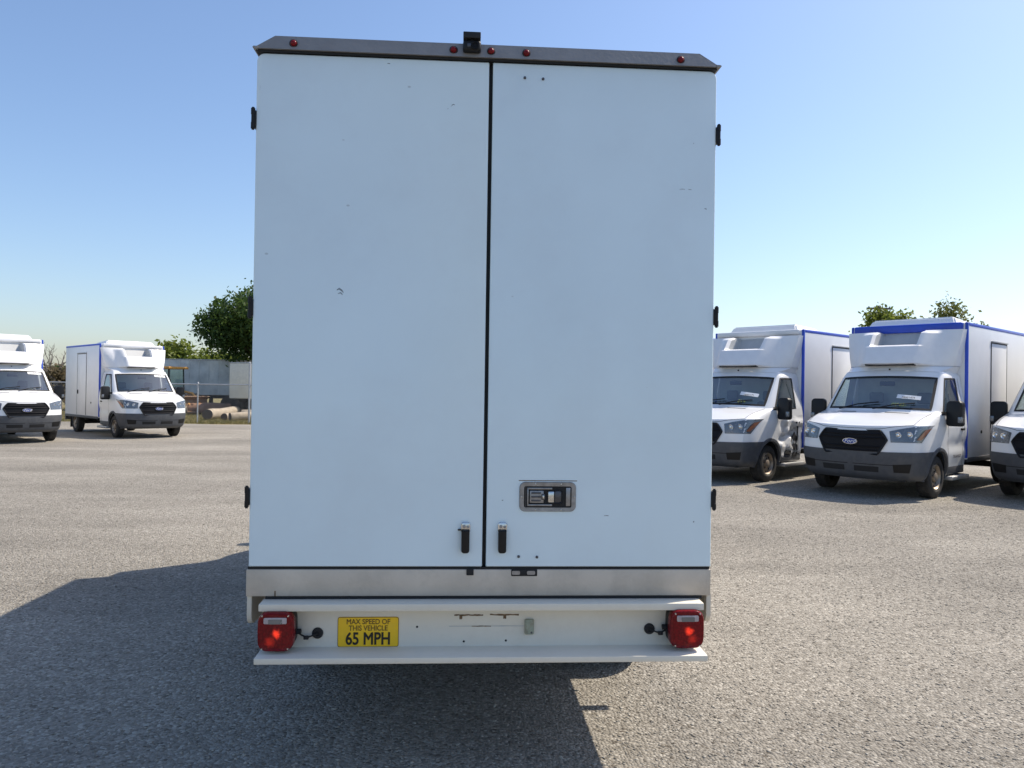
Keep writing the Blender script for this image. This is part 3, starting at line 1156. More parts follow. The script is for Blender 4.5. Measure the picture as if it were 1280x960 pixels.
def make_roof_unit(root, by, z1, w=0.78, ln=1.25, h=0.14):
    b_ = bmesh.new()
    z = z1 + 0.004
    lo = [(-w, by + 0.16, z), (w, by + 0.16, z), (w, by + 0.16 + ln, z), (-w, by + 0.16 + ln, z)]
    hi = [(-w + 0.06, by + 0.24, z + h), (w - 0.06, by + 0.24, z + h), (w - 0.16, by + ln, z + h * 0.9), (-w + 0.16, by + ln, z + h * 0.9)]
    V = [b_.verts.new(p) for p in lo + hi]
    for f in ((0, 1, 2, 3), (7, 6, 5, 4), (0, 4, 5, 1), (1, 5, 6, 2), (2, 6, 7, 3), (3, 7, 4, 0)):
        b_.faces.new([V[i] for i in f])
    bmesh.ops.recalc_face_normals(b_, faces=b_.faces[:])
    bmesh.ops.bevel(b_, geom=b_.edges[:], offset=0.03, segments=3, affect='EDGES')
    MB().bm(b_).build('roof_unit', 'fairing_white', root)

def make_chassis(root, by, L, z0, rear, dual=False):
    for x in (-0.42, 0.42):
        MB().box(x - 0.04, x + 0.04, 2.2, by + L - 0.05, z0 - 0.18, z0 - 0.03).build('frame_rail', 'chassis_black', root)
    for y in np.linspace(by + 0.2, by + L - 0.2, 6):
        MB().box(-0.95, 0.95, y - 0.03, y + 0.03, z0 - 0.045, z0 - 0.002).build('cross_member', 'chassis_black', root)
    MB().tube([(-0.86, rear, WHEEL_R), (0.86, rear, WHEEL_R)], 0.06, 10).lathe([(0.0, -0.16), (0.12, -0.12), (0.16, 0), (0.12, 0.12), (0.0, 0.16)], 'x', (0, rear, WHEEL_R), 14).build('rear_axle', 'chassis_black', root)
    MB().box(-0.34, 0.30, by + 0.3, by + 1.2, z0 - 0.34, z0 - 0.06, 0.04).build('fuel_tank', 'chassis_black', root)
    for sg in (1, -1):
        add_wheel(root, 0.865 * sg, rear, sg)
        xs = sorted((sg * 0.74, sg * 1.0))
        MB().box(xs[0], xs[1], rear + 0.42, rear + 0.435, 0.16, z0, 0.004).build('mud_flap', 'rubber', root)
        # spring hangers
        MB().box(min(sg * .46, sg * .56), max(sg * .46, sg * .56), rear - 0.6, rear + 0.6, WHEEL_R + 0.05, WHEEL_R + 0.11, 0.01).build('leaf_spring', 'chassis_black', root)
    MB().box(-1.0, 1.0, by + L, by + L + 0.08, z0 - 0.18, z0 - 0.02, 0.015).build('rear_bumper', 'bumper_grey', root)

def windscreen_label(wso_root, uc, vc, w, hgt, txt, tilt=0.0):
    """white paper label on the screen, with its number"""
    du, dv = w / 0.82 / 2, hgt / 0.86 / 2
    q = [(uc - du, vc - dv + tilt), (uc + du, vc - dv), (uc + du, vc + dv), (uc - du, vc + dv + tilt)]
    lb = quad_patch(q, 6, 2, 0.003).build('windscreen_label', 'label_white', wso_root)
    c = S(abs(uc), vc, 0.006)
    du_ = (S(abs(uc) + 0.02, vc) - S(abs(uc) - 0.02, vc)).normalized()
    if uc < 0:
        du_.x, du_.y, du_.z = du_.x, -du_.y, -du_.z
    dv_ = (S(abs(uc), vc + 0.03) - S(abs(uc), vc - 0.03))
    dv_ = (dv_ - du_ * dv_.dot(du_)).normalized()
    n = du_.cross(dv_)
    M = Matrix((du_, dv_, n)).transposed().to_4x4()
    M.translation = Vector((math.copysign(c.x, uc), c.y, c.z)) + n * 0.002
    text_mesh(txt, hgt * 0.62, 'print_grey', 'label_number', wso_root, M)
    return M

def windscreen_scrawl(root, uc, vc, txt, size):
    c = S(abs(uc), vc, 0.005)
    du_ = (S(uc + 0.02, vc) - S(uc - 0.02, vc)).normalized()
    dv_ = (S(uc, vc + 0.03) - S(uc, vc - 0.03))
    dv_ = (dv_ - du_ * dv_.dot(du_)).normalized()
    n = du_.cross(dv_)
    M = Matrix((du_, dv_, n)).transposed().to_4x4()
    M.translation = Vector((c.x, c.y, c.z)) + n * 0.002
    text_mesh(txt, size, 'marker_yellow', 'windscreen_scrawl', root, M, shear=0.2)

# ------------------------------------------------------------------ the parked vans
BY, BZ, BL, BZ0 = 2.28, 2.98, 3.47, 0.58
proto = empty('box_van')
make_cab(proto)
text_on_door(proto, 1)
make_fairing(proto, BY, BZ)
make_box(proto, BY, BL, BZ0, BZ, 1.02)
make_roof_unit(proto, BY, BZ)
make_chassis(proto, BY, BL, BZ0, AX + 3.76)

GROUP = 'white box vans parked on the gravel lot'
van_d = proto
van_c = copy_tree(proto, skip=('front_edge_trim', 'door_seam'))
van_e = copy_tree(proto)
van_b = copy_tree(proto, skip=('front_edge_trim',))
van_a = copy_tree(proto, skip=('front_edge_trim',))
van_f = copy_tree(proto)

def place(o, x, y, deg, label):
    o.location = (x, y, 0.0)
    o.rotation_euler = (0, 0, rad(deg))
    tag(o, label, 'van', GROUP)

place(van_d, 6.28, 8.91, -51.5, 'white box van, blue band across its box front, undented, mirror beside dented van')
place(van_c, 4.30, 11.02, -51.0, 'white box van with crumpled driver door and white box front edge')
place(van_e, 9.02, 8.00, -55.0, 'white box van at the row end, its nose set back beside the blue-banded van')
place(van_b, -9.60, 21.29, 42.3, 'white box van showing its shaded side door and blue trim, near the chain link fence')
place(van_a, -12.08, 18.55, 43.9, 'white box van with paper label at windscreen top, side hidden, beside the bare tree')
place(van_f, 2.35, 13.2, -51.0, 'white box van almost hidden behind the tall truck, only blue box edge showing')

def child(o, nm):
    return [c for c in o.children if c.name.split('.')[0] == nm]

windscreen_label(van_d, 0.55, 6.36, 0.34, 0.085, '78001476', 0.03)
windscreen_scrawl(van_d, 0.42, 6.17, '0Y45-', 0.10)
windscreen_label(van_c, 0.56, 6.36, 0.34, 0.085, '78001171', 0.05)
windscreen_scrawl(van_c, 0.46, 6.17, '0Y4', 0.10)
windscreen_label(van_b, 0.66, 6.85, 0.36, 0.09, '78001', 0.0)
windscreen_label(van_a, 0.66, 6.85, 0.36, 0.09, '78001', 0.0)

# white front edge for the vans without the blue one
for o in (van_c, van_b, van_a):
    bx = child(o, 'cargo_box')[0]
    MB().box(-0.948, 0.948, BY - 0.06, BY + 0.09, BZ - 0.10, BZ + 0.013, 0.03, 3).build('front_edge_trim', 'fairing_white', bx)

# crash damage on one van: buckled, torn driver door
def damage(o):
    r = np.random.default_rng(8)
    body = child(o, 'cab_body')[0]
    me = body.data.copy()
    body.data = me
    for v in me.vertices:
        x, y, z = v.co
        if x > 0.8 and 1.30 < y < 2.24 and 0.42 < z < 1.26:
            fy = min(1, (y - 1.30) / 0.25)
            fz = min(1, (z - 0.40) / 0.15) * min(1, (1.26 - z) / 0.12)
            tri = lambda q: math.asin(math.sin(q)) * 0.637
            crease = tri(y * 15 + z * 8) * 0.026 + tri(y * 23 - z * 19) * 0.015 + tri(z * 24 + 3 * y) * 0.020
            fold = -0.10 * math.exp(-((z - 0.90 - 0.25 * (y - 1.8)) / 0.06) ** 2) - 0.13 * math.exp(-((y - 2.02) / 0.10) ** 2 - ((z - 0.68) / 0.22) ** 2)
            v.co.x = x + fy * fz * (crease + fold)
    me.update()
    me.set_sharp_from_angle(angle=rad(14))
    # torn openings: dark inner panels, scraps of bent metal
    def scrap(pts, th, mat, nm):
        m = MB()
        c = sum((Vector(p) for p in pts), Vector()) / len(pts)
        n = len(pts)
        m.add([p for p in pts] + [(p[0] - th, p[1], p[2]) for p in pts], [tuple(range(n)), tuple(range(2 * n - 1, n - 1, -1))] + [(i, (i + 1) % n, n + (i + 1) % n, n + i) for i in range(n)])
        m.build(nm, mat, o)
    scrap([(0.99, 1.86, 0.60), (0.985, 2.05, 0.56), (0.99, 2.10, 0.80), (0.985, 2.02, 0.93), (0.99, 1.90, 0.80)], 0.02, 'dark_steel', 'torn_hole')
    scrap([(1.0, 1.60, 0.52), (1.0, 1.82, 0.49), (1.0, 1.86, 0.57), (1.0, 1.68, 0.58)], 0.02, 'chassis_black', 'torn_hole')
    scrap([(1.0, 1.92, 0.47), (1.0, 2.12, 0.46), (1.0, 2.10, 0.53), (1.0, 1.96, 0.53)], 0.02, 'chassis_black', 'torn_hole')
    scrap([(1.03, 2.10, 0.55), (1.05, 2.16, 0.57), (1.02, 2.20, 1.02), (1.0, 2.13, 1.0)], 0.012, 'van_white', 'bent_panel_strip')
    for k in range(7):
        y, z = r.uniform(1.7, 2.15), r.uniform(0.5, 1.0)
        a = r.uniform(0, 6.28)
        w = r.uniform(0.03, 0.07)
        pts = [(1.0 + r.uniform(0, .03), y + w * math.cos(a + t) * 0.8, z + w * math.sin(a + t)) for t in (0, 1.9, 3.6)]
        scrap(pts, 0.006, 'van_white' if k % 2 else 'recess_grey', 'torn_scrap')
    MB().tube([(0.985, 2.11, 0.56), (1.0, 2.08, 0.78), (0.985, 2.13, 0.98), (0.99, 2.11, 1.10)], 0.012, 6).build('torn_gasket', 'gasket', o)
damage(van_c)

# ================================================================== the tall box truck seen from behind
TR = empty('box_truck', (0, 0, 0))
tag(TR, 'tall white box truck seen from behind with two closed rear doors and red tail lamps', 'truck')
HW = 1.035
Z0, Z1 = 0.90, 3.155
TL = 4.40
# --- cargo body shell, open face closed by the doors
body = MB().box(-HW + 0.004, HW - 0.004, 0.055, TL, Z0 - 0.02, 3.165, 0.018, 3).build('cargo_box', 'box_white', TR)
MB().box(-HW + 0.03, HW - 0.03, 0.030, 0.058, Z0 - 0.02, 3.17).build('door_gasket', 'gasket', body)
for sg in (1, -1):
    xs = sorted((sg * (HW - 0.02), sg * HW))
    # side skirt below the floor, rounded lower rear corner
    m = MB().prism([(0.02, 0.78)] + [(0.02 + 0.05 - 0.05 * math.cos(t), 0.64 - 0.05 * math.sin(t) + 0.05) for t in np.linspace(0, math.pi / 2, 7)] + [(TL, 0.64), (TL, 0.78)], 'x', xs[0], xs[1])
    m.build('side_skirt', 'bumper_cream', TR)
    MB().box(xs[0] - 0.001, xs[1] + 0.001, 0.06, TL, 0.775, 0.885, 0.006).build('side_sill', 'aluminium', TR)
# --- doors
doors = []
for sg, x0, x1 in ((-1, -1.026, -0.0085), (1, 0.0085, 1.026)):
    rs = (0.006, 0.006, 0.006, 0.035) if sg < 0 else (0.006, 0.006, 0.035, 0.006)
    d = MB().prism(rrect(x0, x1, Z0 + 0.004, Z1 - 0.003, 0.02, 6, rs), 'y', 0.0, 0.034, 0.0055, 3).build('rear_door', 'door_paint', TR)
    doors.append(d)
    # edge moulding round each door: white aluminium lip
# --- scuffs and small scrapes on the paint
def scuff(d, pts, w):
    vs_, fs = [], []
    for i, (x, z) in enumerate(pts):
        k = w * (0.3 + 0.7 * math.sin(math.pi * (i + 0.5) / len(pts)))
        vs_ += [(x, -0.0005, z - k), (x + 0.001, -0.0005, z + k)]
    for i in range(len(pts) - 1):
        fs.append((2 * i, 2 * i + 2, 2 * i + 3, 2 * i + 1))
    MB().add(vs_, fs).build('scuff', 'scuff_grey', d, smooth=0)
simple('scuff_grey', (0.20, 0.24, 0.27), 0.6, var=0.4, scale=80)
scuff(doors[0], [(-0.178, 2.945), (-0.173, 2.953), (-0.166, 2.957), (-0.160, 2.955)], 0.0022)
scuff(doors[0], [(-0.192, 2.936), (-0.188, 2.938)], 0.0016)
scuff(doors[0], [(-0.665, 2.12), (-0.655, 2.126), (-0.643, 2.118), (-0.636, 2.109)], 0.004)
scuff(doors[0], [(-0.66, 2.104), (-0.648, 2.108), (-0.64, 2.10)], 0.003)
scuff(doors[0], [(-0.46, 3.128), (-0.448, 3.127)], 0.002)
scuff(doors[0], [(-1.012, 2.99), (-1.010, 3.0), (-1.008, 3.012)], 0.004)
scuff(doors[1], [(0.86, 2.61), (0.872, 2.612), (0.885, 2.611)], 0.0012)
scuff(doors[1], [(0.90, 2.612), (0.915, 2.610)], 0.0012)
scuff(doors[1], [(0.976, 2.527), (0.986, 2.524)], 0.002)
scuff(doors[1], [(0.92, 2.82), (0.924, 2.822)], 0.0018)
scuff(doors[1], [(0.535, 1.133), (0.548, 1.134), (0.556, 1.133)], 0.0016)
scuff(doors[1], [(0.075, 1.20), (0.082, 1.2)], 0.002)
scuff(doors[1], [(0.942, 1.108), (0.947, 1.108)], 0.004)
# --- hinges
def hinge(d, sg, z):
    x = sg * 1.031
    h = MB()
    xs = sorted((sg * 1.0245, sg * 1.040))
    h.box(xs[0], xs[1], -0.006, 0.05, z - 0.036, z + 0.036, 0.004)
    h.lathe([(0.0, -0.050), (0.006, -0.049), (0.006, -0.044), (0.0095, -0.044), (0.0095, -0.018), (0.008, -0.017), (0.008, 0.017), (0.0095, 0.018), (0.0095, 0.044), (0.006, 0.044), (0.006, 0.049), (0.0, 0.05)], 'z', (sg * 1.0385, 0.0, z), 12)
    h.build('hinge', 'black_plastic', d)
for z in (2.863, 2.036, 1.208):
    hinge(doors[0], -1, z)
    hinge(doors[1], 1, z)
# --- lever latches
def lever(d, x):
    base = MB().prism(rrect(x - 0.021, x + 0.021, 1.062, 1.104, 0.014), 'y', -0.012, 0.001, 0.004).build('latch_base', 'chrome', d)
    MB().lathe([(0.0, -0.018), (0.007, -0.017), (0.008, -0.01)], 'y', (x - 0.007, 0, 1.085), 10).lathe([(0.0, -0.018), (0.006, -0.017), (0.007, -0.01)], 'y', (x + 0.010, 0, 1.083), 10).build('latch_rivet', 'zinc', d)
    lv = MB().prism(rrect(x - 0.0185, x + 0.0175, 0.968, 1.069, 0.008, 4, (0.012, 0.012, 0.003, 0.003)), 'y', -0.026, -0.002, 0.004)
    lv.build('latch_lever', 'black_plastic', d)
lever(doors[0], -0.083)
lever(doors[1], 0.080)
MB().box(-0.118, -0.098, -0.010, 0.001, 1.066, 1.072, 0.002).build('latch_pin', 'black_plastic', doors[0])
# --- recessed paddle handle
x0, x1, z0, z1 = 0.153, 0.408, 1.150, 1.283
fr = MB()
o_ = rrect(x0, x1, z0, z1, 0.026, 6)
i_ = rrect(x0 + 0.021, x1 - 0.021, z0 + 0.019, z1 - 0.019, 0.008, 6)
n = len(o_)
V = [(p[0], 0.0, p[1]) for p in o_] + [(p[0], -0.007, p[1]) for p in [((q[0] - 0.28) * 0.98 + 0.28, (q[1] - 1.2165) * 0.965 + 1.2165) for q in o_]] + [(p[0], -0.006, p[1]) for p in i_] + [(p[0], -0.0006, p[1]) for p in i_]
F = []
for L_ in range(3):
    for k in range(n):
        F.append((L_ * n + k, L_ * n + (k + 1) % n, (L_ + 1) * n + (k + 1) % n, (L_ + 1) * n + k))
ph = fr.add(V, F).build('paddle_handle', 'zinc', doors[1])
MB().prism(i_, 'y', -0.0012, 0.0005).build('handle_recess', 'gasket', doors[1])
hm = MB()
hm.box(0.181, 0.184, -0.005, -0.001, 1.172, 1.262)
hm.build('handle_pivot', 'dark_steel', ph)
hm = MB()
for z in (1.180, 1.254):
    hm.box(0.188, 0.300, -0.009, -0.001, z - 0.004, z + 0.004, 0.0015)
hm.box(0.188, 0.194, -0.009, -0.001, 1.180, 1.254, 0.0015)
hm.box(0.200, 0.262, -0.006, -0.0012, 1.190, 1.244, 0.002)
hm.build('paddle_frame', 'zinc', ph)
hm = MB()
for z in (1.200, 1.217, 1.234):
    hm.box(0.206, 0.250, -0.0085, -0.004, z - 0.004, z + 0.004, 0.002)
hm.box(0.252, 0.268, -0.010, -0.002, 1.204, 1.230, 0.003)
hm.build('paddle_rib', 'dark_steel', ph)
MB().box(0.256, 0.264, -0.0125, -0.009, 1.210, 1.224, 0.0015).build('lock_pin', 'chrome', ph)
MB().box(0.281, 0.310, -0.012, -0.002, 1.192, 1.242, 0.006).build('paddle_grip', 'chrome', ph)
MB().box(0.308, 0.345, -0.009, -0.002, 1.188, 1.246, 0.01).build('paddle_plate', 'dark_steel', ph)
MB().box(0.362, 0.382, -0.006, -0.001, 1.176, 1.258, 0.002).build('paddle_end', 'zinc', ph)
for bx_, bz_ in ((0.225, 1.274), (0.340, 1.274), (0.225, 1.159), (0.340, 1.159), (0.163, 1.217), (0.399, 1.217)):
    MB().lathe([(0.0, -0.0095), (0.003, -0.009), (0.0042, -0.006)], 'y', (bx_, 0, bz_), 8).build('handle_rivet', 'chrome', ph)
MB().box(0.150, 0.412, -0.0006, 0.0004, 1.2865, 1.290).build('sealant_line', 'rust_stain', doors[1])
# --- bolts of the inner lock rod
for x, z in ((0.154, 0.950), (0.236, 0.948), (0.151, 3.088), (0.233, 3.086)):
    MB().lathe([(0.0, -0.007), (0.004, -0.0065), (0.0062, -0.004), (0.0065, 0.001)], 'y', (x, 0, z), 10).build('bolt', 'dark_steel', doors[1])
# --- header cap over the doors with red marker lamps
cap = MB()
yb, yt = -0.024, 0.05
P = [(-1.037, 0.02, 3.163), (-1.037, yb, 3.163), (-0.948, yt * 0.0 - 0.004, 3.228), (-0.948, 0.16, 3.232),
     (1.033, 0.02, 3.163), (1.033, yb, 3.163), (0.944, yt * 0.0 - 0.004, 3.228), (0.944, 0.16, 3.232)]
P += [(-1.037, 0.16, 3.163), (1.033, 0.16, 3.163)]
cap.add(P, [(1, 5, 6, 2), (2, 6, 7, 3), (0, 4, 5, 1), (0, 1, 2, 3, 8), (4, 9, 7, 6, 5), (8, 3, 7, 9), (0, 8, 9, 4)])
capo = cap.build('header_cap', 'cap_metal', TR, smooth=0)
MB().box(-1.028, 1.024, -0.012, 0.04, 3.1545, 3.1625).build('header_seal', 'gasket', TR)
# corner knuckles at the ends of the cap
for sg in (1, -1):
    MB().prism([(sg * 1.020, 3.158), (sg * 1.041, 3.166), (sg * 1.036, 3.172), (sg * 1.015, 3.172)], 'y', -0.026, 0.12, 0.002).build('cap_end', 'cap_metal', capo)
for x, z in ((-0.865, 3.191), (-0.168, 3.192), (-0.002, 3.193), (0.155, 3.191), (0.853, 3.190)):
    y = -0.024 + 0.020 * (z - 3.163) / 0.065
    MB().lathe([(0.0185, 0.004), (0.0185, -0.004), (0.015, -0.006)], 'y', (x, y, z), 18).build('lamp_grommet', 'gasket', TR)
    MB().lathe([(0.014, -0.004), (0.013, -0.010), (0.009, -0.015), (0.004, -0.017), (0.0, -0.0175)], 'y', (x, y, z), 18).build('marker_lamp', 'red_lens', TR)
# --- reversing camera on its bracket
cm = MB()
cm.box(-0.127, -0.047, -0.046, 0.0, 3.180, 3.229, 0.012, 3)
camo = cm.build('reversing_camera', 'black_plastic', TR)
MB().box(-0.126, -0.049, -0.052, 0.03, 3.2345, 3.262, 0.003).build('camera_visor', 'gasket', camo)
MB().lathe([(0.017, -0.044), (0.017, -0.052), (0.012, -0.052), (0.010, -0.048), (0.0, -0.047)], 'y', (-0.074, 0, 3.203), 16).build('camera_lens', 'grille_black', camo)
MB().box(-0.108, -0.092, -0.0485, -0.04, 3.196, 3.212, 0.002).build('camera_badge', 'dark_steel', camo)
MB().tube([(-0.087, -0.02, 3.225), (-0.087, -0.02, 3.237)], 0.016, 10).build('camera_neck', 'black_plastic', camo)
MB().tube([(-0.087, -0.005, 3.205), (-0.087, 0.05, 3.236)], 0.014, 8).build('camera_bracket', 'black_plastic', camo)
# --- sill plate under the doors
sl = MB().box(-1.034, 1.026, -0.004, 0.05, 0.776, 0.893, 0.003).build('sill_plate', 'aluminium', TR)
MB().box(-1.028, 1.020, -0.001, 0.05, 0.8945, 0.9025).build('sill_gasket', 'gasket', TR)
MB().box(-0.077, -0.045, -0.010, 0.0, 0.868, 0.897, 0.003).build('door_stop', 'gasket', sl)
kp = MB()
kp.box(0.122, 0.238, -0.0075, -0.002, 0.864, 0.8945, 0.003)
kp_o = kp.build('lock_keeper', 'gasket', sl)
for x in (0.145, 0.212):
    MB().prism(rrect(x - 0.020, x + 0.016, 0.871, 0.888, 0.006), 'y', -0.010, -0.006).build('keeper_plate', 'zinc', sl)
MB().box(-0.95, 0.985, -0.0075, 0.045, 0.7655, 0.7755).build('sill_shadow_gap', 'gasket', TR)
# faint drip marks on the sill
for x, w, z0_, z1_ in ((-0.912, 0.006, 0.777, 0.80),):
    MB().box(x, x + w, -0.0046, -0.003, z0_, z1_).build('rust_mark', 'rust_stain', sl)
# --- rear channel beam: web and two flanges, open towards the back
ch = MB()
prof = [(-0.086, 0.7635), (0.02, 0.7645), (0.02, 0.532), (-0.150, 0.530), (-0.150, 0.5555), (-0.014, 0.5575), (-0.012, 0.560), (-0.012, 0.743), (-0.014, 0.7455), (-0.076, 0.7455), (-0.076, 0.733), (-0.086, 0.733)]
ch.prism(prof, 'x', -0.958, 0.970, 0.0025, 2)
cho = ch.build('bumper_beam', 'bumper_cream', TR)
def mark(nm, mat, x0, x1, z0, z1, th=0.0008, ragged=0.0, seed=0):
    r = random.Random(seed)
    n = 14
    top = [(x0 + (x1 - x0) * k / n, z1 + r.uniform(-ragged, ragged)) for k in range(n + 1)]
    bot = [(x0 + (x1 - x0) * k / n, z0 + r.uniform(-ragged, ragged) * 1.0) for k in range(n + 1)]
    vs_, fs = [], []
    for a, c in zip(top, bot):
        zt, zb = max(a[1], c[1] + 0.0003), c[1]
        vs_ += [(a[0], -0.013 - th, zb), (a[0], -0.013 - th, zt)]
    for k in range(n):
        fs.append((2 * k, 2 * k + 1, 2 * k + 3, 2 * k + 2))
    MB().add(vs_, fs).build(nm, mat, cho, smooth=0)
mark('rust_streak', 'rust_stain', -0.128, 0.0, 0.6915, 0.6975, ragged=0.0015, seed=1)
mark('rust_streak', 'rust_stain', 0.03, 0.158, 0.6925, 0.6985, ragged=0.0015, seed=2)
mark('scratch', 'recess_grey', -0.150, 0.185, 0.6446, 0.6468, ragged=0.0004, seed=3)
mark('scratch', 'rust_stain', -0.05, 0.035, 0.6436, 0.6474, th=0.001, ragged=0.0006, seed=4)
for x, z in ((-0.098, 0.688), (0.096, 0.689), (-0.084, 0.578), (0.102, 0.581), (-0.29, 0.643)):
    MB().lathe([(0.0, -0.0136), (0.0045, -0.0134), (0.0055, -0.011)], 'y', (x, 0, z), 10).build('screw_hole', 'gasket', cho)
for x in (-0.098, 0.096):
    mark('rust_streak', 'rust_stain', x - 0.007, x + 0.006, 0.677, 0.693, ragged=0.003, seed=int(x * 1000) + 300)
bk = MB().box(0.184, 0.225, -0.030, -0.010, 0.611, 0.677, 0.005)
bko = bk.build('plate_bracket', 'bracket_green', TR)
MB().lathe([(0.0, -0.034), (0.004, -0.033), (0.005, -0.028)], 'y', (0.214, 0, 0.621), 8).build('bracket_screw', 'dark_steel', bko)
# --- speed sticker
stk = MB().prism(rrect(-0.635, -0.370, 0.557, 0.688, 0.010), 'y', -0.0145, -0.0118).build('speed_sticker', 'sticker_yellow', TR)
stk['label'] = 'yellow sticker reading MAX SPEED OF THIS VEHICLE 65 MPH'
oo = rrect(-0.635, -0.370, 0.557, 0.688, 0.010)
ii = rrect(-0.6325, -0.3725, 0.5595, 0.6855, 0.008)
k = len(oo)
MB().add([(p[0], -0.0149, p[1]) for p in oo] + [(p[0], -0.0149, p[1]) for p in ii], [(i, (i + 1) % k, k + (i + 1) % k, k + i) for i in range(k)]).build('sticker_border', 'print_brown', stk, smooth=0)
RX = Matrix.Rotation(rad(90), 4, 'X')
for s, size, z, mat, bold, sx in (('MAX SPEED OF', 0.0315, 0.6665, 'print_brown', 0.0006, 0.90), ('THIS VEHICLE', 0.0315, 0.6385, 'print_brown', 0.0006, 0.88), ('65 MPH', 0.0745, 0.591, 'print_black', 0.0019, 0.80)):
    text_mesh(s, size, mat, 'sticker_lettering', stk, Matrix.Translation((-0.5025, -0.0152, z)) @ RX, bold=bold, extrude=0.0, sx=sx)
# --- tail lamps
def tail_lamp(xc, zc, sg):
    w, h = 0.0765, 0.0845
    # barrel-sided outline
    out = []
    for (a0, a1, n_) in ((0, 1, 0),):
        pass
    q = rrect(-w, w, -h, h, 0.036, 6)
    dense = []
    for i in range(len(q)):
        a, c = q[i], q[(i + 1) % len(q)]
        d = math.hypot(a[0] - c[0], a[1] - c[1])
        m_ = max(1, int(d / 0.012))
        for t in range(m_):
            dense.append((a[0] + (c[0] - a[0]) * t / m_, a[1] + (c[1] - a[1]) * t / m_))
    out = [(x * (1 - 0.06 * (z / h) ** 2) + xc, z * (1 - 0.02 * (x / w) ** 2) + zc) for x, z in dense]
    back = [((x - xc) * 0.97 + xc, (z - zc) * 0.97 + zc) for x, z in out]
    hb = MB().prism(back, 'y', -0.070, -0.012).build('tail_lamp_housing', 'black_plastic', TR)
    n_ = len(out)
    V, F = [], []
    layers = ((1.0, -0.066), (1.0, -0.088), (0.985, -0.098), (0.95, -0.104), (0.90, -0.106), (0.86, -0.1045), (0.45, -0.109), (0.0, -0.111))
    for s, y in layers[:-1]:
        V += [((x - xc) * s + xc, y, (z - zc) * s + zc) for x, z in out]
    V.append((xc, layers[-1][1], zc))
    for L_ in range(len(layers) - 2):
        for k in range(n_):
            F.append((L_ * n_ + k, L_ * n_ + (k + 1) % n_, (L_ + 1) * n_ + (k + 1) % n_, (L_ + 1) * n_ + k))
    L_ = len(layers) - 2
    for k in range(n_):
        F.append((L_ * n_ + k, L_ * n_ + (k + 1) % n_, len(V) - 1))
    ln = MB().add(V, F).build('tail_lamp', 'red_lens', TR, smooth=30)
    ln['label'] = 'red tail lamp lens'
    MB().prism(rrect(xc - 0.048, xc + 0.048, zc + 0.036, zc + 0.062, 0.005), 'y', -0.1105, -0.103, 0.001).build('clear_window', 'lens_clear', ln)
    MB().prism(rrect(xc - 0.028, xc + 0.030, zc + 0.036, zc + 0.056, 0.003), 'y', -0.1125, -0.1100).build('lamp_baffle', 'lamp_dark', ln)
    for sx_, sz_ in ((-1, -1), (1, -1), (1, 1), (-1, 1)):
        MB().lathe([(0.0, -0.1115), (0.003, -0.111), (0.0045, -0.105)], 'y', (xc + sx_ * 0.054, 0, zc + sz_ * 0.069), 8).build('lens_screw', 'chrome', ln)
    ln.data.materials[0] = lit_lens('lit_lens', (xc + 0.006, zc - 0.006), (xc + 0.022 * sg, zc - 0.040))
simple('lens_clear', (0.42, 0.36, 0.36), 0.2, var=0.15, scale=60, coat=0.4)
tail_lamp(-0.882, 0.651, -1)
tail_lamp(0.892, 0.654, 1)
# --- wiring: grommets and pigtails beside the lamps
for xg, zg, xl, sg in ((-0.721, 0.619, -0.806, 1), (0.745, 0.631, 0.816, -1)):
    MB().lathe([(0.024, -0.011), (0.024, -0.018), (0.020, -0.022), (0.012, -0.022), (0.010, -0.017), (0.0, -0.017)], 'y', (xg, 0, zg), 20).build('grommet', 'gasket', TR)
    MB().tube([(xg, -0.02, zg), (xg - 0.02 * sg, -0.032, zg - 0.006), (xg - 0.04 * sg, -0.034, zg - 0.013), (xg - 0.065 * sg, -0.03, zg - 0.004), (xl, -0.035, zg + 0.012)], 0.004, 6).build('pigtail_wire', 'gasket', TR)
    MB().box(xg - 0.045 * sg - 0.011, xg - 0.045 * sg + 0.011, -0.042, -0.026, zg - 0.021, zg - 0.006, 0.003).build('wire_connector', 'gasket', TR)
    MB().tube([(xl + 0.018 * sg, -0.035, zg + 0.014), (xl - 0.012 * sg, -0.035, zg + 0.014)], 0.012, 8).build('lamp_plug', 'gasket', TR)
# --- side marker bracket and running gear
MB().box(1.03, 1.17, 0.82, 0.88, 0.62, 0.65, 0.006).build('marker_bracket', 'black_plastic', TR)
for x in (-0.42, 0.42):
    MB().box(x - 0.04, x + 0.04, 0.06, TL + 0.2, 0.60, 0.76).build('frame_rail', 'chassis_black', TR)
for y in np.linspace(0.3, TL - 0.2, 9):
    MB().box(-1.0, 1.0, y - 0.03, y + 0.03, 0.79, 0.87).build('cross_member', 'chassis_black', TR)
MB().tube([(-0.86, 1.54, WHEEL_R), (0.86, 1.54, WHEEL_R)], 0.06, 10).lathe([(0.0, -0.16), (0.12, -0.12), (0.16, 0), (0.12, 0.12), (0.0, 0.16)], 'x', (0, 1.54, WHEEL_R), 14).build('rear_axle', 'chassis_black', TR)
for sg in (1, -1):
    for x in (0.93, 0.66):
        add_wheel(TR, x * sg, 1.54, sg)
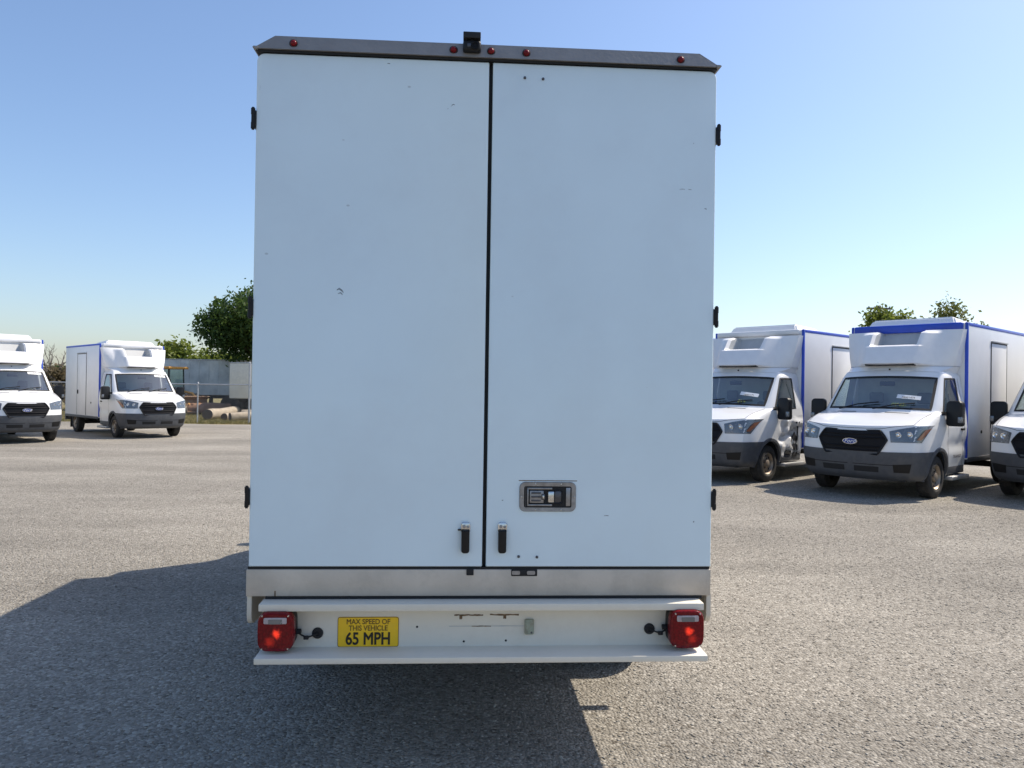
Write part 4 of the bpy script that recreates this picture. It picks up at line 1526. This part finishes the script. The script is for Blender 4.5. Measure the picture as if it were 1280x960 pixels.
# --- its cab, far end, facing away: copies of the cab parts turned round
CABPARTS = ('cab_body', 'bumper', 'undertray', 'grille', 'headlight', 'windscreen', 'wiper', 'hood_vent', 'side_window', 'mirror_sail', 'mirror', 'door_handle', 'sill_moulding',
            'side_step', 'wheel_arch', 'wheel_housing', 'dashboard', 'cab_floor', 'bulkhead', 'seat', 'steering_wheel', 'rear_view_mirror', 'fairing')
RZ = Matrix.Translation((0, TL + BY, 0)) @ Matrix.Rotation(math.pi, 4, 'Z')
for c in list(proto.children):
    nm = c.name.split('.')[0]
    if nm in CABPARTS or (nm == 'wheel' and c.location.y < 2):
        k = copy_tree(c, TR)
        k.matrix_basis = RZ @ c.matrix_basis

# ================================================================== trees
def blob_tree(name, loc, height, spread, trunk_r, seed, leafmat, nleaf, leaf, crown_base, lobes=14, barkmat='bark', flat=0.75, sparse=1.0):
    r = random.Random(seed)
    root = empty(name, loc)
    tr = MB()
    top = Vector((r.uniform(-.3, .3), r.uniform(-.3, .3), crown_base + (height - crown_base) * 0.35))
    tr.tube([(0, 0, -0.1), (trunk_r * .2, 0, crown_base * 0.5), top * 0.8, top], [trunk_r * 1.25, trunk_r, trunk_r * 0.8, trunk_r * 0.5], 8)
    centres = []
    for k in range(lobes):
        a = 2 * math.pi * (k + r.uniform(-.3, .3)) / lobes * 2.39
        q = math.sqrt((k + 0.5) / lobes)
        hgt = crown_base + (height - crown_base) * (0.18 + 0.72 * r.random() * (1 - 0.55 * q * q))
        c = Vector((spread * 0.78 * q * math.cos(a), spread * 0.78 * q * math.sin(a), hgt))
        centres.append((c, spread * r.uniform(0.24, 0.40)))
        mid = (top * 0.75 + c) / 2 + Vector((0, 0, -0.2))
        tr.tube([top * 0.72, mid, c], [trunk_r * 0.45, trunk_r * 0.25, trunk_r * 0.06], 5)
    centres.append((Vector((0, 0, height - spread * 0.32)), spread * 0.34))
    tr.build('trunk', barkmat, root)
    rr = np.random.default_rng(seed)
    W = np.array([c[1] ** 2 for c in centres])
    W /= W.sum()
    pick = rr.choice(len(centres), nleaf, p=W)
    # twig tufts: leaves gather round twig ends so that gaps stay open between them
    ntuft = max(1, nleaf // 14)
    tp = rr.choice(len(centres), ntuft, p=W)
    d = rr.normal(size=(ntuft, 3))
    d /= np.linalg.norm(d, axis=1)[:, None]
    rad_ = rr.random(ntuft) ** 0.42
    C = np.array([c[0][:] for c in centres])
    Rr = np.array([c[1] for c in centres])
    T = C[tp] + d * (rad_ * Rr[tp])[:, None] * np.array([1.05, 1.05, flat])
    tid = rr.integers(0, ntuft, nleaf)
    P = T[tid] + rr.normal(size=(nleaf, 3)) * leaf * 1.6 * sparse
    nrm = rr.normal(size=(nleaf, 3)) + np.array([0, 0, 0.6])
    nrm /= np.linalg.norm(nrm, axis=1)[:, None]
    t1 = np.cross(nrm, rr.normal(size=(nleaf, 3)))
    t1 /= np.linalg.norm(t1, axis=1)[:, None]
    t2 = np.cross(nrm, t1)
    s = leaf * (0.6 + 0.8 * rr.random(nleaf))[:, None]
    quad = np.stack([P - t1 * s, P - t2 * s * 0.5 + nrm * s * .12, P + t1 * s, P + t2 * s * 0.5 - nrm * s * .12], 1).reshape(-1, 3)
    F = np.arange(nleaf * 4).reshape(-1, 4)
    me = bpy.data.meshes.new('crown')
    me.from_pydata(quad.tolist(), [], F.tolist())
    me.materials.append(MATS[leafmat])
    link('crown', me, root)
    return root

tag(blob_tree('oak_tree', (-13.0, 47.0, 0), 8.5, 4.5, 0.30, 3, 'leaf_dark', 24000, 0.14, 3.0, 22, flat=0.8), 'dense dark green oak rising above the grey trailer', 'tree')
tag(blob_tree('bare_top_tree', (27.9, 47.0, 0), 7.7, 2.7, 0.2, 21, 'leaf_light', 9000, 0.13, 2.8, 14), 'rounded light green tree behind the vans, next to the utility pole', 'tree')
tag(blob_tree('thin_tree', (32.4, 46.5, 0), 8.3, 2.7, 0.16, 9, 'leaf_olive', 4200, 0.12, 2.4, 16, sparse=1.6), 'thin open-crowned olive tree with sky showing through, behind the vans', 'tree')
tag(blob_tree('scrub_bush', (-25.0, 45.0, 0), 2.9, 2.2, 0.08, 31, 'leaf_brown', 6500, 0.11, 0.2, 12), 'brownish scrub bush at the foot of the bare tree', 'bush')
# row of low trees behind the trailer
rt = random.Random(5)
hedge0 = blob_tree('background_tree', (-28, 66, 0), 5.0, 3.0, 0.14, 40, 'leaf_light', 5000, 0.18, 0.8, 12)
hedge1 = blob_tree('background_tree', (-24, 66, 0), 5.0, 3.0, 0.14, 41, 'leaf_light', 5000, 0.18, 0.8, 12)
tree_spots = [(-26.6, 62), (-24.0, 61), (-21.4, 63), (-18.8, 61.5), (-16.2, 64), (-13.2, 62)]
for i, (x, y) in enumerate(tree_spots):
    o = hedge0 if i == 0 else (hedge1 if i == 1 else copy_tree((hedge0, hedge1)[i % 2]))
    o.location = (x, y, 0)
    s = rt.uniform(0.85, 1.08)
    o.scale = (s * 1.15, s * 1.15, s)
    o.rotation_euler = (0, 0, rt.uniform(0, 6.28))
    tag(o, 'low bright green tree in the row far behind the grey trailer', 'tree', 'low trees behind the trailer')

# bare tree: trunk and forking twigs, hardly any leaves
def bare_tree(loc, h, seed):
    root = empty('bare_tree', loc)
    r = random.Random(seed)
    m = MB()
    def grow(p, d, l, rad_, depth):
        q = p + d * l
        mid = (p + q) / 2 + Vector((r.uniform(-1, 1), r.uniform(-1, 1), r.uniform(-.3, .6))) * l * 0.08
        m.tube([p, mid, q], [rad_, rad_ * 0.85, rad_ * 0.65], 5 if depth < 3 else 4)
        if depth >= 5:
            return
        for k in range(2 if depth else 4):
            nd = (d + Vector((r.uniform(-1, 1), r.uniform(-1, 1), r.uniform(-0.15, 0.55))) * 0.8).normalized()
            grow(q if k else mid.lerp(q, 0.6), nd, l * r.uniform(0.62, 0.85), rad_ * 0.6, depth + 1)
    grow(Vector((0, 0, -0.05)), Vector((0.03, 0, 1)), h * 0.34, 0.13, 0)
    m.build('trunk', 'bark_grey', root)
    return root
tag(bare_tree((-24.35, 44.0, 0), 4.3, 12), 'leafless grey tree rising from brown scrub behind the fence', 'tree')

# ================================================================== chain-link fence beyond the lot
def fence():
    root = empty('chain_link_fence', (-11.9, 31.6, 0))
    tag(root, 'galvanised chain link fence with posts and top rail along the lot edge', 'fence')
    H = 1.72
    sp = 2.25
    xs = [sp * k for k in range(-11, 9)]
    post_me = MB().lathe([(0.0, -0.05), (0.032, -0.05), (0.032, H + 0.02), (0.045, H + 0.02), (0.045, H + 0.05), (0.015, H + 0.10), (0.0, H + 0.10)], 'z', n=10).mesh('post', 'galvanised')
    tall_me = MB().lathe([(0.0, -0.05), (0.045, -0.05), (0.045, 2.72), (0.0, 2.76)], 'z', n=10).mesh('post', 'galvanised')
    rail_me = MB().tube([(0, 0, H), (sp, 0, H)], 0.026, 8).mesh('top_rail', 'galvanised')
    # one panel of real crossing wires
    w = MB()
    step = 0.085
    n = int((sp + H) / step)
    for sgn in (1, -1):
        for k in range(-int(H / step), int(sp / step) + 1):
            x0 = k * step
            a, c = max(0.0, x0), min(sp, x0 + H)
            if c <= a:
                continue
            z0, z1 = a - x0, c - x0
            if sgn < 0:
                a, c = sp - a, sp - c
            yy = 0.003 * sgn
            t = 0.0022
            w.add([(a - t, yy, z0 + t), (a + t, yy, z0 - t), (c + t, yy, z1 - t), (c - t, yy, z1 + t)], [(0, 1, 2, 3)])
    wire_me = w.mesh('wire_mesh', 'galvanised', smooth=0, recalc=False)
    for i, x in enumerate(xs):
        o = link('post', tall_me if i % 6 == 0 else post_me, root)
        o.location = (x, 0, 0)
        if i < len(xs) - 1:
            o = link('top_rail', rail_me, root)
            o.location = (x, 0, 0)
            o = kind(link('wire_mesh', wire_me, root), 'stuff')
            o.location = (x, 0, 0)
fence()

# grass strip, uneven, in front of and behind the fence
def grass_tufts():
    r = np.random.default_rng(2)
    n = 60000
    x = r.uniform(-40, 8, n)
    ybase = 30.9 - np.where(x < -10, 0.10 * (x + 10), 0)
    y = ybase + 17 * r.random(n) ** 1.5
    h = 0.05 + 0.16 * r.random(n) ** 2
    a = r.random(n) * 6.28
    w = 0.012
    dx, dy = np.cos(a) * w, np.sin(a) * w
    lx, ly = r.normal(size=n) * 0.05, r.normal(size=n) * 0.05
    P = np.stack([np.stack([x - dx, y - dy, 0 * x - 0.02], 1), np.stack([x + dx, y + dy, 0 * x - 0.02], 1), np.stack([x + lx, y + ly, h], 1)], 1).reshape(-1, 3)
    me = bpy.data.meshes.new('grass')
    me.from_pydata(P.tolist(), [], np.arange(n * 3).reshape(-1, 3).tolist())
    me.materials.append(MATS['grass_blade'])
    o = kind(link('grass', me), 'stuff')
    tag(o, 'dry yellow green grass growing beyond the gravel lot', 'grass')
grass_tufts()

# ================================================================== logs in the grass
def log(x, y, z, ang, L, r0, mat, label, seed):
    r = random.Random(seed)
    root = empty('log', (x, y, 0), rad(ang))
    pts, rr = [], []
    for k in range(9):
        t = k / 8
        pts.append(((t - 0.5) * L, 0.05 * math.sin(t * 5 + seed), z + r0 + 0.015 * math.sin(t * 9 + seed)))
        rr.append(r0 * (1.0 - 0.12 * t) * r.uniform(0.95, 1.05))
    MB().tube(pts, rr, 14, cap=False).build('log_bark', mat, root)
    for e in (0, -1):
        p = pts[e]
        q = rr[e]
        MB().lathe([(q * 0.98, 0), (q * 0.5, -0.01 if e == 0 else 0.01), (0.0, 0.0)], 'x', p, 14).build('cut_end', 'log_end', root)
    tag(root, label, 'log', 'felled logs behind the fence')
log(-12.77, 38.2, 0, 96.5, 7.6, 0.26, 'log_wood', 'longest pale felled log lying on the grass', 1)
log(-14.9, 42.0, 0, 25, 2.6, 0.34, 'log_red', 'thick reddish felled log behind the pale ones', 2)
log(-16.4, 40.6, 0, 8, 1.7, 0.26, 'log_wood', 'short pale log stub left of the reddish log', 3)
log(-11.2, 36.6, 0, 80, 4.6, 0.18, 'log_wood', 'thin pale log beside the tall fence post', 4)
log(-10.3, 34.6, 0, 35, 2.2, 0.20, 'log_wood', 'thinnest pale log in front of the others, near the tall fence post', 5)
log(-10.2, 38.6, 0, 4, 3.4, 0.20, 'log_wood', 'pale log lying farthest back behind the tall fence post', 6)

# ================================================================== old trailer, cream trailer, loader behind the fence
def trailer(name, x, y, rz, L, W_, z0, z1, skin, label, ribs=True):
    root = empty(name, (x, y, 0), rad(rz))
    bo = MB().box(-L / 2, L / 2, -W_ / 2, W_ / 2, z0, z1, 0.03).build('trailer_body', skin, root)
    if ribs:
        n = int(L / 0.6)
        me = MB().box(-0.02, 0.02, -W_ / 2 - 0.02, -W_ / 2 + 0.002, z0 + 0.05, z1 - 0.06).mesh('rib', skin)
        for k in range(n):
            o = link('rib', me, root)
            o.location = (-L / 2 + 0.3 + k * 0.6, 0, 0)
    MB().box(-L / 2 - 0.01, L / 2 + 0.01, -W_ / 2 - 0.015, W_ / 2 + 0.015, z1 - 0.06, z1 + 0.01, 0.01).build('top_rail', 'galvanised', root)
    for yy in (-0.45, 0.45):
        MB().box(-L / 2 + 0.2, L / 2 - 0.2, yy - 0.06, yy + 0.06, z0 - 0.22, z0 + 0.01).build('frame_rail', 'chassis_black', root)
    for xx in (L / 2 - 1.1, L / 2 - 2.2):
        if xx < -L / 2 + 0.5:
            continue
        for sg in (1, -1):
            MB().lathe([(0.0, -0.12), (0.25, -0.13), (0.28, -0.14), (0.47, -0.14), (0.50, -0.10), (0.50, 0.10), (0.47, 0.14), (0.28, 0.14), (0.25, 0.13), (0.0, 0.12)], 'y', (xx, sg * (W_ / 2 - 0.2), 0.5), 24).build('wheel', 'rubber', root)
        MB().box(xx - 0.06, xx + 0.06, -W_ / 2 + 0.1, W_ / 2 - 0.1, 0.44, z0 - 0.1).build('axle', 'chassis_black', root)
    for sg in (1, -1):
        MB().box(-L / 2 + 0.9, -L / 2 + 1.0, sg * 0.6 - 0.05, sg * 0.6 + 0.05, 0.0, z0).build('landing_leg', 'chassis_black', root)
    tag(root, label, 'trailer')
    return root
trailer('semi_trailer', -18.6, 47.5, 2, 11.5, 2.45, 1.05, 3.3, 'trailer_skin', 'long grey weathered trailer with peeling white patches behind the fence')
trailer('cargo_trailer', -12.3, 43.0, 80, 3.6, 1.7, 0.95, 3.0, 'trailer_cream', 'narrow cream trailer standing in front of the dark oak', ribs=False)
# corrugated skirt/dark screening below the trailer

def loader(x, y, rz):
    root = empty('wheel_loader', (x, y, 0), rad(rz))
    MB().box(-0.75, 0.75, -1.0, 2.3, 0.75, 1.55, 0.08).build('engine_hood', 'loader_body', root)
    cb = MB()
    for sx in (-0.62, 0.62):
        for yy in (-0.95, 0.45):
            cb.tube([(sx, yy, 1.5), (sx * 0.96, yy * 0.95, 2.95)], 0.05, 6)
    cb.box(-0.66, 0.66, -1.0, 0.5, 1.45, 1.75, 0.03)
    cb.build('cab_frame', 'chassis_black', root)
    for q in ((-0.60, 0.60, -0.98, -0.965), (-0.60, 0.60, 0.44, 0.455)):
        MB().box(*q, 1.75, 2.92).build('cab_window', 'loader_glass', root)
    for sx in (-0.63, 0.62):
        MB().box(sx, sx + 0.012, -0.9, 0.4, 1.75, 2.92).build('cab_window', 'loader_glass', root)
    MB().box(-0.82, 0.82, -1.15, 0.65, 2.94, 3.10, 0.05).build('cab_roof', 'loader_orange', root)
    MB().box(-0.25, 0.25, -0.2, 0.3, 1.7, 2.3, 0.06).build('driver_seat', 'seat_fabric', root)
    for sx in (-1, 1):
        for yy in (-1.5, 1.5):
            MB().lathe([(0.0, -0.2), (0.3, -0.2), (0.32, -0.24), (0.62, -0.24), (0.68, -0.18), (0.68, 0.18), (0.62, 0.24), (0.32, 0.24), (0.3, 0.2), (0.0, 0.2)], 'x', (sx * 0.85, yy, 0.68), 28).build('wheel', 'rubber', root)
        MB().tube([(sx * 0.45, -0.9, 1.5), (sx * 0.45, -1.9, 1.35), (sx * 0.45, -2.6, 0.6)], 0.09, 8).build('lift_arm', 'loader_orange', root)
    MB().box(-0.5, 0.5, -1.9, -0.8, 0.6, 1.3, 0.06).build('front_frame', 'loader_body', root)
    MB().prism([(-2.5, 0.15), (-3.2, 0.08), (-3.25, 0.14), (-2.62, 0.24), (-2.55, 0.95), (-2.8, 1.15), (-2.72, 1.2), (-2.42, 0.98)], 'x', -1.1, 1.1).build('bucket', 'loader_body', root)
    root.scale = (0.88, 0.88, 0.88)
    tag(root, 'wheel loader with orange cab roof and brown body behind the fence', 'loader')
loader(-17.5, 42.8, 62)

# utility pole seen over the vans
pr = empty('utility_pole', (29.0, 49.0, 0))
MB().lathe([(0.0, -0.1), (0.16, -0.1), (0.12, 7.95), (0.0, 8.0)], 'z', n=10).build('pole', 'bark_grey', pr)
MB().box(-0.9, 0.9, -0.06, 0.06, 7.70, 7.82).build('cross_arm', 'bark_grey', pr)
for x in (-0.75, 0.75, -0.3):
    MB().lathe([(0.0, 7.82), (0.05, 7.82), (0.06, 7.88), (0.03, 7.92), (0.0, 7.95)], 'z', (x, 0, 0), 8).build('insulator', 'recess_grey', pr)
tag(pr, 'wooden utility pole with short cross arm among the trees behind the vans', 'pole')

# far-off belt of woodland closing the flat horizon
def far_wood():
    r = np.random.default_rng(77)
    n = 26000
    a = r.uniform(rad(-75), rad(75), n)
    d = 205 + 25 * r.random(n)
    x, y = d * np.sin(a), d * np.cos(a)
    top = 4.6 + 1.3 * np.sin(a * 37) + 0.9 * np.sin(a * 83 + 1) + 0.6 * np.sin(a * 211 + 2)
    z = top * r.random(n) ** 0.7
    P = np.stack([x, y, z], 1)
    t1 = r.normal(size=(n, 3))
    t1 /= np.linalg.norm(t1, axis=1)[:, None]
    t2 = np.cross(t1, r.normal(size=(n, 3)))
    t2 /= np.linalg.norm(t2, axis=1)[:, None]
    s = (0.5 + 0.6 * r.random(n))[:, None]
    Q = np.stack([P - t1 * s, P - t2 * s * .6, P + t1 * s, P + t2 * s * .6], 1).reshape(-1, 3)
    me = bpy.data.meshes.new('far_wood')
    me.from_pydata(Q.tolist(), [], np.arange(n * 4).reshape(-1, 4).tolist())
    me.materials.append(MATS['leaf_dark'])
    o = kind(link('far_wood', me), 'stuff')
    tag(o, 'far-off belt of low dark woodland along the horizon', 'woodland')
far_wood()
